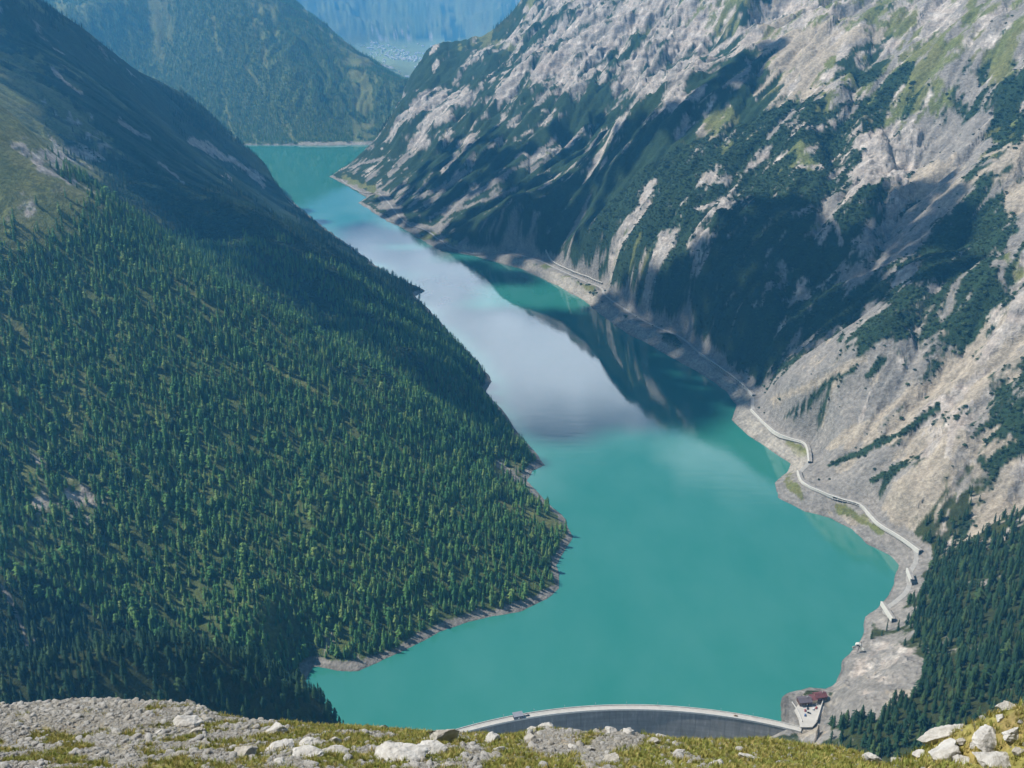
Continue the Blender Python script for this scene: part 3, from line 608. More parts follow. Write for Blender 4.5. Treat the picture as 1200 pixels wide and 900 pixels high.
# fair-weather clouds above the valley: they shade the slopes below and show in the lake
M_CLOUD = plain('cloud_white', (0.82, 0.83, 0.85), 1.0, 0.05, 0.002)
CLOUD_Z = 2350.0
def ground_px(px, py):
    d = ray(px, py); t = np.linspace(700, 16000, 4000); x, y, z = d[0]*t, d[1]*t, CAMZ+d[2]*t
    g = np.maximum(grid_at(GZ, x, y), 0); k = np.argmax(z <= g); return np.array([x[k], y[k], g[k]])
def cloud(polys, step, alt, seed, holes=(), grow=.78, ysc=1.0, off_spur=False):
    """one lumpy cloud; its puffs stand up-sun of the ground that the photograph shows in shade"""
    bm = bmesh.new(); bmesh.ops.create_icosphere(bm, subdivisions=2, radius=1.0); bm.verts.ensure_lookup_table()
    bv = np.array([v.co for v in bm.verts]); bf = np.array([[v.index for v in f.verts] for f in bm.faces]); bm.free()
    vs, fs, b, rg = [], [], 0, np.random.default_rng(seed); k = 0
    for pl in polys:
        P_ = np.array(pl, float); xs, ys = np.meshgrid(np.arange(P_[:,0].min(), P_[:,0].max()+step, step), np.arange(P_[:,1].min(), P_[:,1].max()+step, step))
        xs = (xs+rg.uniform(-.35, .35, xs.shape)*step).ravel(); ys = (ys+rg.uniform(-.35, .35, xs.size).reshape(-1)*step if False else ys.ravel()+rg.uniform(-.35, .35, xs.size)*step)
        m = inside(xs, ys, pl); d, _ = poly_dist(xs, ys, pl, True); m &= d > step*.3
        for h_ in holes: m &= ~inside(xs, ys, h_)
        for px, py in zip(xs[m], ys[m]):
            g = ground_px(px, py)
            if off_spur and CTL[int(np.argmin((CX[:,0]-g[0])**2+(CX[:,1]-g[1])**2))][0] == 'spur': continue
            t = math.sqrt(g[0]**2+g[1]**2+(CAMZ-g[2])**2); rad = min(grow*step*t/FOC*(1.0+.25*rg.standard_normal()*.5), 190); rad = max(rad, 12)
            s_ = (alt-g[2])/TO_SUN.z; c_ = np.array([g[0]+TO_SUN.x*s_, g[1]+TO_SUN.y*s_, alt]); k += 1
            n = 1+0.35*fbm(bv[:,0]*1.5+k*3.1+bv[:,2], bv[:,1]*1.5-k*1.7+bv[:,2]*.7, 3, 700+k % 40, .6)
            v = bv*n[:,None]*np.array([rad*1.15, rad*1.15*ysc, rad*.8]); vs.append(v+c_); fs.append(bf+b); b += len(bv)
    me = mesh_np('cloud', np.concatenate(vs), np.concatenate(fs), M_CLOUD, True); tag(link('cloud', me), None, None, None, 'structure')
SH_A = [(-30,-30),(45,0),(107,42),(160,83),(217,110),(247,143),(267,167),(320,203),(347,233),(400,283),(440,310),(485,345),(525,395),(555,425),(568,447),(565,462),(583,480),(602,507),(622,533),(628,543),(618,551),(600,543),(575,520),(543,490),(513,468),(487,445),(443,415),(400,397),(373,385),(333,352),(267,319),(233,297),(167,228),(110,195),(60,148),(0,97),(-30,75)]
SH_B = [(440,236),(470,208),(500,187),(530,165),(550,150),(575,148),(600,160),(640,163),(680,148),(705,132),(735,138),(767,130),(800,107),(850,72),(900,50),(945,25),(950,35),(915,62),(895,85),(870,112),(840,135),(800,160),(760,178),(738,200),(722,232),(700,262),(672,292),(645,312),(610,316),(560,306),(500,294),(465,272)]
HOLE_B = [(490,262),(560,228),(650,166),(657,178),(600,217),(540,254),(505,272)]
SH_C = [(690,345),(722,338),(760,325),(800,300),(835,268),(868,232),(900,228),(940,232),(960,250),(985,270),(1010,262),(1040,240),(1075,215),(1090,200),(1108,198),(1125,215),(1140,240),(1150,265),(1130,290),(1160,300),(1150,315),(1100,330),(1060,345),(1030,365),(1000,385),(960,410),(925,428),(895,450),(876,472),(845,460),(815,445),(780,430),(738,412),(698,388),(680,356)]
SH_D = [[(470,326),(552,338),(552,364),(500,368),(485,350)], [(395,278),(420,253),(470,270),(560,303),(620,318),(655,332),(560,335),(520,345),(500,345),(470,330),(440,312)], [(500,364),(560,360),(640,358),(690,360),(733,392),(800,428),(850,460),(862,475),(850,490),(815,506),(785,498),(750,512),(715,500),(680,516),(650,526),(630,520),(600,498),(577,462),(582,447),(560,420),(530,392)]]
cloud([SH_A], 18, 2200, 1, off_spur=True); cloud([SH_B], 14, 2400, 2, [HOLE_B]); SH_E = [(692,362),(715,350),(760,378),(820,408),(885,452),(885,476),(862,484),(797,442),(733,404)]
cloud([SH_C], 14, 2350, 3); cloud([SH_E], 9, 2350, 5); cloud(SH_D, 15, 6200, 4, ysc=2.7)
# ------------------------------------------------------------------ conifers and dwarf pines
def leaf_mat(name, stops, rough=0.85):
    m, nt, b = mat(name); oi = N(nt, 'ShaderNodeObjectInfo'); n = noise(nt, 0.9, 3, 0.6, objpos(nt))
    r_ = ramp(nt, oi.outputs['Random'], stops); v = ramp(nt, n.outputs['Fac'], [(0.25, (.72,)*3), (0.75, (1.25,)*3)])
    x = N(nt, 'ShaderNodeMix', {'Factor': 1.0, 'A': r_.outputs[0], 'B': v.outputs[0]}, data_type='RGBA', blend_type='MULTIPLY')
    nt.links.new(x.outputs['Result'], b.inputs['Base Color']); b.inputs['Roughness'].default_value = rough; b.inputs['Specular IOR Level'].default_value = 0.15
    return m
M_PINE = leaf_mat('pine_needles', [(0, (.011,.034,.016)), (.45, (.017,.047,.019)), (.8, (.028,.062,.022)), (1, (.058,.095,.030))])
M_LARCH = leaf_mat('larch_needles', [(0, (.034,.105,.034)), (.4, (.062,.158,.042)), (.75, (.105,.205,.050)), (1, (.17,.24,.065))])
M_SHRUB = leaf_mat('dwarf_pine_needles', [(0, (.022,.042,.020)), (.6, (.034,.060,.026)), (1, (.055,.085,.034))])
M_BARK = plain('bark', (.11,.085,.065), 0.95, 0.3, 2.0)
def crown_mesh(seed, m_, w=0.15, layers=11, blunt=0.62):
    rg = random.Random(seed); v, f = [], []
    base = 0.08
    for k in range(layers):
        t = k/(layers-1); z = base+(1-base)*t; rad = w*(1-t)**blunt*min(1.0, .62+2.2*t)*(0.72+0.56*rg.random())+0.012
        nb = 8 if t < .6 else 6; a0 = rg.random()*6.28; drop = (0.10-0.05*t)*(0.8+.4*rg.random())
        for j in range(nb):
            a = a0+6.283*j/nb+rg.uniform(-.2, .2); r_ = rad*rg.uniform(.65, 1.2); b = len(v); wd = 0.55*6.283/nb*1.5
            v += [(0, 0, z+0.055), (r_*.62*math.cos(a-wd*.6), r_*.62*math.sin(a-wd*.6), z-drop*.35), (r_*math.cos(a), r_*math.sin(a), z-drop*.9), (r_*.62*math.cos(a+wd*.6), r_*.62*math.sin(a+wd*.6), z-drop*.35)]
            f += [(b, b+1, b+2), (b, b+2, b+3)]
    b = len(v); v.append((0, 0, 1.0)); n = 6
    for k in range(n): a = 6.283*k/n; v.append((.035*math.cos(a), .035*math.sin(a), .88))
    for k in range(n): f.append((b, b+1+k, b+1+(k+1) % n))
    return mesh_np('crown', v, np.array(f), m_)
def trunk_mesh():
    mb = MB(); mb.cyl((0, 0, -0.06), 0.016, 1.0, 6, 0.004); return mb.mesh('trunk', M_BARK)
FORM = [(3,.19,11,.6),(8,.23,10,.5),(21,.16,12,.7),(34,.21,10,.55),(55,.27,8,.42),(66,.17,11,.62),(71,.25,9,.5)]
PINES = [crown_mesh(sd, M_PINE, w, ly, bl) for sd, w, ly, bl in FORM]; LARCHES = [crown_mesh(sd+100, M_LARCH, w, ly, bl) for sd, w, ly, bl in FORM]
TRUNK = trunk_mesh()
def shrub_mesh(seed):
    rg = random.Random(seed); v, f = [], []
    for k in range(70):
        a = rg.random()*6.283; e = math.asin(rg.random()**.8); r_ = rg.uniform(.6, 1.05); c_ = Vector((r_*math.cos(a)*math.cos(e), r_*math.sin(a)*math.cos(e), .62*r_*math.sin(e)))
        s = rg.uniform(.16, .34); b = len(v); n_ = c_.normalized(); t1 = n_.orthogonal().normalized(); t1.rotate(Matrix.Rotation(rg.random()*6.28, 3, n_)); t2 = n_.cross(t1)
        v += [tuple(c_+t1*s), tuple(c_+t2*s-t1*s*.5), tuple(c_-t2*s-t1*s*.5), tuple(c_+n_*s*.9)]; f += [(b, b+1, b+3), (b+1, b+2, b+3), (b+2, b, b+3)]
    return mesh_np('foliage', v, np.array(f), M_SHRUB)
SHRUBS = [shrub_mesh(5), shrub_mesh(6), shrub_mesh(7)]
def stem_mesh():
    mb = MB(); mb.cyl((0, 0, -0.25), 0.07, 0.7, 5, 0.03); return mb.mesh('stem', M_BARK)
STEM = stem_mesh()

def scatter(r0, r1, step, field, zfield=GZ):
    x, y = np.meshgrid(np.arange(-r1*.62, r1*.62, step), np.arange(r0*.78, r1, step)); x, y = x.ravel(), y.ravel()
    x = x+RNG.uniform(-.5, .5, x.size)*step*1.1; y = y+RNG.uniform(-.5, .5, x.size)*step*1.1
    r = np.hypot(x, y); a = np.abs(np.arctan2(x, y)); k = (r > r0) & (r < r1) & (a < R(36)); x, y = x[k], y[k]
    p = grid_at(field, x, y); k = RNG.random(x.size) < p; x, y = x[k], y[k]
    dl = grid_at(GDL, x, y); z = grid_at(zfield, x, y); k = (dl > 8) & ((z > 3) | (y < 925)); x, y, z = x[k], y[k], z[k]
    px, py = to_px(x, y, z); k = (px > -60) & (px < 1260) & (py > -40) & (py < 920) & seen(x, y, z+12, 14)
    return x[k], y[k], z[k]
def instancer(name, coll, x, y, z, scl, label, vary=.2):
    me = bpy.data.meshes.new(name); me.vertices.add(len(x)); me.vertices.foreach_set('co', np.stack([x, y, z], -1).astype(np.float32).ravel())
    def attr(n, t, d): at = me.attributes.new(n, t, 'POINT'); at.data.foreach_set('value', d)
    sv = me.attributes.new('scl', 'FLOAT_VECTOR', 'POINT'); wv_ = np.exp(RNG.normal(0, vary, len(x))); sv.data.foreach_set('vector', np.stack([scl*wv_, scl*wv_, scl], -1).astype(np.float32).ravel()); attr('spin', 'FLOAT', RNG.uniform(0, 6.28, len(x)).astype(np.float32)); attr('pick', 'INT', RNG.integers(0, len(coll.objects), len(x)).astype(np.int32))
    o = link(name, me); tag(o, label, None, None, 'stuff')
    ng = bpy.data.node_groups.new(name, 'GeometryNodeTree'); ng.interface.new_socket('Geometry', in_out='INPUT', socket_type='NodeSocketGeometry'); ng.interface.new_socket('Geometry', in_out='OUTPUT', socket_type='NodeSocketGeometry')
    n, l = ng.nodes, ng.links; gi = n.new('NodeGroupInput'); go = n.new('NodeGroupOutput')
    ci = n.new('GeometryNodeCollectionInfo'); ci.inputs['Collection'].default_value = coll; ci.inputs['Separate Children'].default_value = True; ci.inputs['Reset Children'].default_value = True
    ip = n.new('GeometryNodeInstanceOnPoints'); ip.inputs['Pick Instance'].default_value = True
    def named(nm, t): a_ = n.new('GeometryNodeInputNamedAttribute'); a_.data_type = t; a_.inputs['Name'].default_value = nm; return a_.outputs['Attribute']
    cr = n.new('ShaderNodeCombineXYZ'); l.new(named('spin', 'FLOAT'), cr.inputs['Z'])
    l.new(gi.outputs[0], ip.inputs['Points']); l.new(ci.outputs[0], ip.inputs['Instance']); l.new(named('pick', 'INT'), ip.inputs['Instance Index']); l.new(named('scl', 'FLOAT_VECTOR'), ip.inputs['Scale']); l.new(cr.outputs[0], ip.inputs['Rotation'])
    l.new(ip.outputs[0], go.inputs[0]); md = o.modifiers.new('scatter', 'NODES'); md.node_group = ng
    return o
def proto_coll(name, pairs):
    cl = bpy.data.collections.new(name)
    for k, ms in enumerate(pairs):
        vs, fs, mi, b = [], [], [], 0
        for q, me in enumerate(ms):
            vs += [tuple(v.co) for v in me.vertices]; fs += [tuple(i+b for i in p_.vertices) for p_ in me.polygons]; mi += [q]*len(me.polygons); b = len(vs)
        j = bpy.data.meshes.new(name); j.from_pydata(vs, [], fs)
        for me in ms: j.materials.append(me.materials[0])
        j.polygons.foreach_set('material_index', mi); cl.objects.link(bpy.data.objects.new(f'{name}_{k}', j))
    return cl
PINE_COLL = proto_coll('pine_forms', [(c_, TRUNK) for c_ in PINES]); LARCH_COLL = proto_coll('larch_forms', [(c_, TRUNK) for c_ in LARCHES]); SHRUB_COLL = proto_coll('shrub_forms', [(s_, STEM) for s_ in SHRUBS])

TREEF = np.clip(WGT[...,0], 0, 1)*sstep(0.05, .5, COV[...,0]); TREEF = TREEF*np.clip(0.84+0.75*fbm(GX/38, GY/38, 3, 611), 0.15, 1)
# a dust of single trees on the shrub slopes near the forest edge
TREEF = np.clip(TREEF+0.05*WGT[...,1]*(GPY > 560)*(GPX > 900), 0, 1)
tx, ty, tz = scatter(780, 2350, 6.7, TREEF); th = (RNG.normal(15.0, 3.8, len(tx))*(1+.25*fbm(tx/60, ty/60, 3, 621))).clip(5, 25)
nx_, ny_ = to_px(tx, ty, tz); ok_ = ~((nx_ > 452) & (nx_ < 962) & (ny_ > 780)) & ~((np.hypot(tx-336, ty-943) < 38)) & ~((nx_ > 900) & (nx_ < 968) & (ny_ < 858) & (ny_ > 790)); tx, ty, tz, th = tx[ok_], ty[ok_], tz[ok_], th[ok_]
fx2, fy2, fz2 = scatter(2350, 7600, 9.5, TREEF); fh2 = RNG.normal(14.5, 2.2, len(fx2)).clip(9, 20)
# the 300 that show largest stand as single trees, the rest as the forest mass
app = th/np.sqrt(tx**2+ty**2+(tz-CAMZ)**2); tpx, tpy = to_px(tx, ty, tz)
vis = (tpx > 0) & (tpx < 1200) & (tpy < 850) & seen(tx, ty, tz+th*.5, 0)
order = np.argsort(-(app*vis))[:300]; solo = np.zeros(len(tx), bool); solo[order] = True
is_larch = (tx < 140) & (ty > 985+0.12*np.abs(tx+240)) & (RNG.random(len(tx)) < .93)
def tree_label(px, py, h):
    size = 'tall' if h > 18 else 'small' if h < 12 else 'middling'
    if px < 480 and py > 735:
        where = 'at the left edge of the knoll' if px < 90 else 'on the knoll above the gravel crest' if px < 200 else 'on the knoll above the broken pale boulder' if px < 290 else 'on the falling right flank of the knoll' if px < 370 else 'on the knoll tip against the lake'
        return f'{size} dark conifer {where}', 'conifers on the left knoll'
    if px < 700:
        where = 'by the water at the foot of the sunlit left hillside' if px > 360 else 'in the lower left hillside forest beside the grey gully' if px < 120 else 'low in the sunlit left hillside forest above the knoll'
        return f'{size} green conifer {where}', 'conifers on the left hillside'
    where = 'at the forest edge just right of the car park' if px < 1000 else 'below the pale bluff right of the dam' if px < 1060 else 'in the dark forest behind the right outcrop' if py > 760 else 'in the dark forest above the right outcrop'
    return f'{size} dark green conifer {where}', 'conifers on the slope right of the dam'
for i in np.nonzero(solo)[0]:
    lb, gp = tree_label(tpx[i], tpy[i], th[i])
    e = empty('conifer_tree', (tx[i], ty[i], tz[i]), random.uniform(0, 6.28), lb, 'conifer', gp); wf = random.uniform(.8, 1.3); e.scale = (th[i]*wf, th[i]*wf, th[i])
    link('trunk', TRUNK, e); link('crown', (LARCHES if is_larch[i] else PINES)[int(RNG.integers(0, len(FORM)))], e)
lm, pm = ~solo & is_larch, ~solo & ~is_larch
instancer('larch_forest', LARCH_COLL, tx[lm], ty[lm], tz[lm], th[lm], 'bright green larch forest covering the sunlit left hillside')
instancer('pine_forest', PINE_COLL, tx[pm], ty[pm], tz[pm], th[pm], 'dark pine forest on the left knoll and the slope right of the dam')
farl = fy2 > 4800
instancer('far_hill_forest', LARCH_COLL, fx2[farl], fy2[farl], fz2[farl], fh2[farl], 'hazy forest on the hill beyond the lake head')
instancer('shaded_forest', PINE_COLL, fx2[~farl], fy2[~farl], fz2[~farl], fh2[~farl], 'dark forest on the shaded left mountain')
SHF = np.clip(WGT[...,1], 0, 1)*sstep(.04, .2, COV[...,1])*(GY < 2900)
SHF = np.clip(SHF+0.012*(WGT[...,4]+WGT[...,5])*(GRIGHT > .5)*(GDL > 45), 0, 1)
hx, hy, hz = scatter(800, 2700, 5.6, SHF*.8); hs = RNG.lognormal(0.85, .35, len(hx)).clip(1.0, 4.5)
happ = hs/np.sqrt(hx**2+hy**2+(hz-CAMZ)**2); hpx, hpy = to_px(hx, hy, hz); hv = (hpx > 0) & (hpx < 1200) & seen(hx, hy, hz+1.5, 0)
hsolo = np.zeros(len(hx), bool); hsolo[np.argsort(-(happ*hv))[:300]] = True
for i in np.nonzero(hsolo)[0]:
    wh = 'on the pale bluff by the dam' if hpy[i] > 745 else 'at the forest margin near the short galleries' if hpy[i] > 650 else 'on the rocky slope above the end of the longest gallery' if hpy[i] > 560 else 'in the green strip above the longest gallery' if hpx[i] < 1100 and hpy[i] > 500 else 'on the scree above the upper sunlit gallery' if hpx[i] < 1100 and hpy[i] > 400 else 'high on the scrubby right mountain side' if hpx[i] < 1100 else 'on the tan rocks at the right edge'
    sz = 'big rounded' if hs[i] > 3.6 else 'low rounded'
    e = empty('dwarf_pine', (hx[i], hy[i], hz[i]), random.uniform(0, 6.28), f'{sz} dwarf pine bush {wh}', 'shrub', 'dwarf pines on the right slope'); e.scale = (hs[i],)*3
    link('stem', STEM, e); link('foliage', SHRUBS[int(RNG.integers(0, 3))], e)
instancer('dwarf_pine_scrub', SHRUB_COLL, hx[~hsolo], hy[~hsolo], hz[~hsolo], hs[~hsolo], 'dark dwarf pine scrub spread over the right mountain side')
print('TREES', len(tx), len(fx2), 'SHRUBS', len(hx))
# ------------------------------------------------------------------ the arch dam
def concrete_mat(name, base, streak, dark=0.25):
    m, nt, b = mat(name); p = objpos(nt)
    v1 = N(nt, 'ShaderNodeMapping', {'Vector': p, 'Scale': (0.30, 0.30, 0.03)}); n1 = noise(nt, 1.0, 5, 0.62, v1.outputs[0])
    v2 = N(nt, 'ShaderNodeMapping', {'Vector': p, 'Scale': (0.02, 0.02, 0.33)}); n2 = noise(nt, 1.0, 3, 0.5, v2.outputs[0])
    n3 = noise(nt, 0.05, 4, 0.6, p)
    c1 = ramp(nt, n1.outputs['Fac'], [(0.25, tuple(x*(1-dark) for x in base)), (0.6, base), (0.78, streak)])
    g2 = ramp(nt, n2.outputs['Fac'], [(0.35, (.86,)*3), (0.65, (1.1,)*3)]); g3 = ramp(nt, n3.outputs['Fac'], [(0.3, (.85, .84, .82)), (0.7, (1.12, 1.1, 1.08))])
    x = N(nt, 'ShaderNodeMix', {'Factor': 1.0, 'A': c1.outputs[0], 'B': g2.outputs[0]}, data_type='RGBA', blend_type='MULTIPLY')
    y = N(nt, 'ShaderNodeMix', {'Factor': 1.0, 'A': x.outputs['Result'], 'B': g3.outputs[0]}, data_type='RGBA', blend_type='MULTIPLY')
    nt.links.new(y.outputs['Result'], b.inputs['Base Color']); b.inputs['Roughness'].default_value = 0.9; b.inputs['Specular IOR Level'].default_value = 0.2
    return m
M_DAM = concrete_mat('dam_concrete', (.215,.21,.20), (.36,.35,.335)); M_CREST = plain('crest_concrete', (.46,.435,.39), 0.9, .1, 0.15)
M_PARAPET = plain('parapet_concrete', (.52,.50,.46), 0.9, .12, 0.3)
dam = empty('arch_dam', (DAM_C[0], DAM_C[1]+DAM_R, 0), 0, 'curved grey concrete arch dam holding back the turquoise lake', 'dam'); DO = Vector((DAM_C[0], DAM_C[1]+DAM_R, 0))
def dpt(a, rad, z): return (DAM_C[0]+rad*math.cos(a)-DO.x, DAM_C[1]+rad*math.sin(a)-DO.y, z)
NB = 30; da = (DAM_A1-DAM_A0)/NB
def thick(z): return 7.4+max(0, CREST_Z-2.2-z)*0.22+(max(0, CREST_Z-2.2-z)/60.0)**2*2.2
ZL = [CREST_Z-2.2, 4, -6, -18, -32, -50, -75, -120]
for k in range(NB):
    mb = MB(); a0, a1 = DAM_A0+k*da, DAM_A0+(k+1)*da; g = 0.10/DAM_R*(-1); prj = 0.10*((k*7) % 3)/2     # each lift block a shade proud of its neighbour, joints open
    ring = []
    for z in ZL:
        t = thick(z)-prj
        ring.append([dpt(a0+g, DAM_R-0.4, z), dpt(a1-g, DAM_R-0.4, z), dpt(a1-g, DAM_R-t, z), dpt((a0+a1)/2, DAM_R-t, z), dpt(a0+g, DAM_R-t, z)])
    for r0_, r1_ in zip(ring[:-1], ring[1:]):
        for q in range(5): mb.poly([r0_[q], r0_[(q+1) % 5], r1_[(q+1) % 5], r1_[q]])
    mb.poly(ring[0]); mb.poly(ring[-1][::-1]); mb.build('wall_block', M_DAM, dam)
def arc_band(name, r0, r1, z0, z1, m, n=90, a0=DAM_A0, a1=DAM_A1, parent=dam):
    mb = MB(); A = np.linspace(a0, a1, n+1)
    for p_, q_ in zip(A[:-1], A[1:]):
        c_ = [dpt(p_, r0, z0), dpt(q_, r0, z0), dpt(q_, r1, z0), dpt(p_, r1, z0), dpt(p_, r0, z1), dpt(q_, r0, z1), dpt(q_, r1, z1), dpt(p_, r1, z1)]
        for f_ in ((0,1,2,3),(4,5,6,7),(0,1,5,4),(3,2,6,7)): mb.poly([c_[i] for i in f_])
    for s_ in (A[0], A[-1]): mb.poly([dpt(s_, r0, z0), dpt(s_, r1, z0), dpt(s_, r1, z1), dpt(s_, r0, z1)])
    return mb.build(name, m, parent)
arc_band('crest_slab', DAM_R+0.3, DAM_R-8.0, CREST_Z-2.19, CREST_Z-1.2, M_PARAPET)
arc_band('crest_road', DAM_R-0.35, DAM_R-7.35, CREST_Z-1.19, CREST_Z-0.95, M_CREST)
arc_band('parapet', DAM_R+0.3, DAM_R-0.34, CREST_Z-1.19, CREST_Z, M_PARAPET); arc_band('parapet', DAM_R-7.36, DAM_R-8.0, CREST_Z-1.19, CREST_Z, M_PARAPET)
arc_band('kerb', DAM_R-1.9, DAM_R-2.1, CREST_Z-0.94, CREST_Z-0.8, M_PARAPET); arc_band('kerb', DAM_R-6.2, DAM_R-6.4, CREST_Z-0.94, CREST_Z-0.8, M_PARAPET)
# lamp posts along the crest
M_STEEL = plain('galvanised_steel', (.30,.31,.32), 0.45, .1, 2, 0.6)
for k in range(14):
    a = DAM_A0+(DAM_A1-DAM_A0)*(k+.5)/14; mb = MB(); mb.cyl((0,0,0), .12, 6.2, 6, .07); e = empty('street_lamp', tuple(Vector(dpt(a, DAM_R-0.9, CREST_Z-.94))+DO), a, 'slim grey lamp post on the lake side of the dam crest', 'lamp post', 'lamp posts on the dam crest')
    mb.build('pole', M_STEEL, e); m2 = MB(); m2.box(-1.5, -.06, 6.1, 0, .06, 6.2); m2.build('arm', M_STEEL, e); m3 = MB(); m3.box(-2.1, -.16, 6.02, -1.4, .16, 6.22); m3.build('lamp_head', M_PARAPET, e)

# ------------------------------------------------------------------ cars
M_TYRE = plain('tyre_rubber', (.02,.02,.02), .9, .1, 3); M_GLASS = plain('car_glass', (.03,.04,.05), .08, .1, 1, spec=.6); M_RIM = plain('wheel_rim', (.45,.45,.46), .35, .05, 3, .8); M_LAMP = plain('lamp_lens', (.7,.7,.68), .2, .05, 3)
def paint(name, col): return plain(name, col, .3, .04, .5, spec=.55)
PAINT = dict(white=paint('white_paint', (.75,.75,.74)), dark=paint('dark_blue_paint', (.03,.04,.07)), black=paint('black_paint', (.02,.02,.022)), silver=paint('silver_paint', (.42,.43,.44)), red=paint('red_paint', (.35,.04,.03)), bronze=paint('bronze_paint', (.32,.2,.08)), blue=paint('blue_paint', (.05,.12,.33)))
_carmesh = {}
def car(loc, rz, colour, label, group):
    e = empty('parked_car', loc, rz, label, 'car', group)
    if not _carmesh:
        prof = [(-2.1,.35),(-2.15,.75),(-1.9,.95),(-1.0,1.0),(1.15,.98),(1.95,.85),(2.1,.6),(2.1,.35)]
        mb = MB(); w = .86
        for s_ in (-1, 1): mb.poly([(x, s_*w, z) for x, z in prof][::s_])
        for (x0, z0), (x1, z1) in zip(prof, prof[1:]+prof[:1]): mb.poly([(x0,-w,z0),(x0,w,z0),(x1,w,z1),(x1,-w,z1)])
        _carmesh['body'] = mb.mesh('body'); cab = [(-1.75,.97),(-1.25,1.45),(.2,1.48),(1.05,.99)]; mb = MB(); wt = .68
        for s_ in (-1, 1): mb.poly([(cab[0][0],s_*.82,.97),(cab[1][0],s_*wt,1.43),(cab[2][0],s_*wt,1.46),(cab[3][0],s_*.82,.985)][::s_])
        for i in (0, 2): mb.poly([(cab[i][0],-(.82 if i == 0 else wt),cab[i][1]),(cab[i][0],(.82 if i == 0 else wt),cab[i][1]),(cab[i+1][0],(wt if i == 0 else .82),cab[i+1][1]),(cab[i+1][0],-(wt if i == 0 else .82),cab[i+1][1])])
        _carmesh['cabin'] = mb.mesh('windows', M_GLASS); mb = MB(); mb.box(-1.24, -.68, 1.44, .22, .68, 1.5); _carmesh['roof'] = mb.mesh('roof')
        mb = MB(); mb.cyl((0,0,0), .32, .22, 12, axis='y'); _carmesh['tyre'] = mb.mesh('tyre', M_TYRE); mb = MB(); mb.cyl((0,0,0), .2, .24, 8, axis='y'); _carmesh['rim'] = mb.mesh('rim', M_RIM)
        mb = MB(); mb.box(-.03, -.16, -.08, .03, .16, .08); _carmesh['lamp'] = mb.mesh('headlight', M_LAMP)
    for nm in ('body', 'roof'):
        o = bpy.data.objects.new(nm, _carmesh[nm]); COL.objects.link(o); o.parent = e
        if not _carmesh[nm].materials: _carmesh[nm].materials.append(PAINT['white'])
        o.material_slots[0].link = 'OBJECT'; o.material_slots[0].material = PAINT[colour]
    link('windows', _carmesh['cabin'], e)
    for x in (-1.3, 1.3):
        for y in (-.8, .8):
            t = link('wheel', _carmesh['tyre'], e); t.location = (x, y, .32); link('rim', _carmesh['rim'], t)
    for y in (-.6, .6): h_ = link('headlight', _carmesh['lamp'], e); h_.location = (2.08, y, .66)
    return e
def on_crest(px, off): # spot on the crest road under a photo column
    A = np.linspace(DAM_A0, DAM_A1, 2000); X, Y = DAM_C[0]+(DAM_R-off)*np.cos(A), DAM_C[1]+(DAM_R-off)*np.sin(A); q, _ = to_px(X, Y, CREST_Z-.9); a = A[np.argmin(np.abs(q-px))]
    return (DAM_C[0]+(DAM_R-off)*math.cos(a), DAM_C[1]+(DAM_R-off)*math.sin(a), CREST_Z-.935), a
loc, a = on_crest(618.5, 4.0); car(loc, a+1.57, 'black', 'dark car parked on the dam crest right beside the gate house', 'cars on the dam crest')
loc, a = on_crest(862, 4.0); car(loc, a+1.57, 'bronze', 'lone brown car parked on the right part of the dam crest', 'cars on the dam crest')

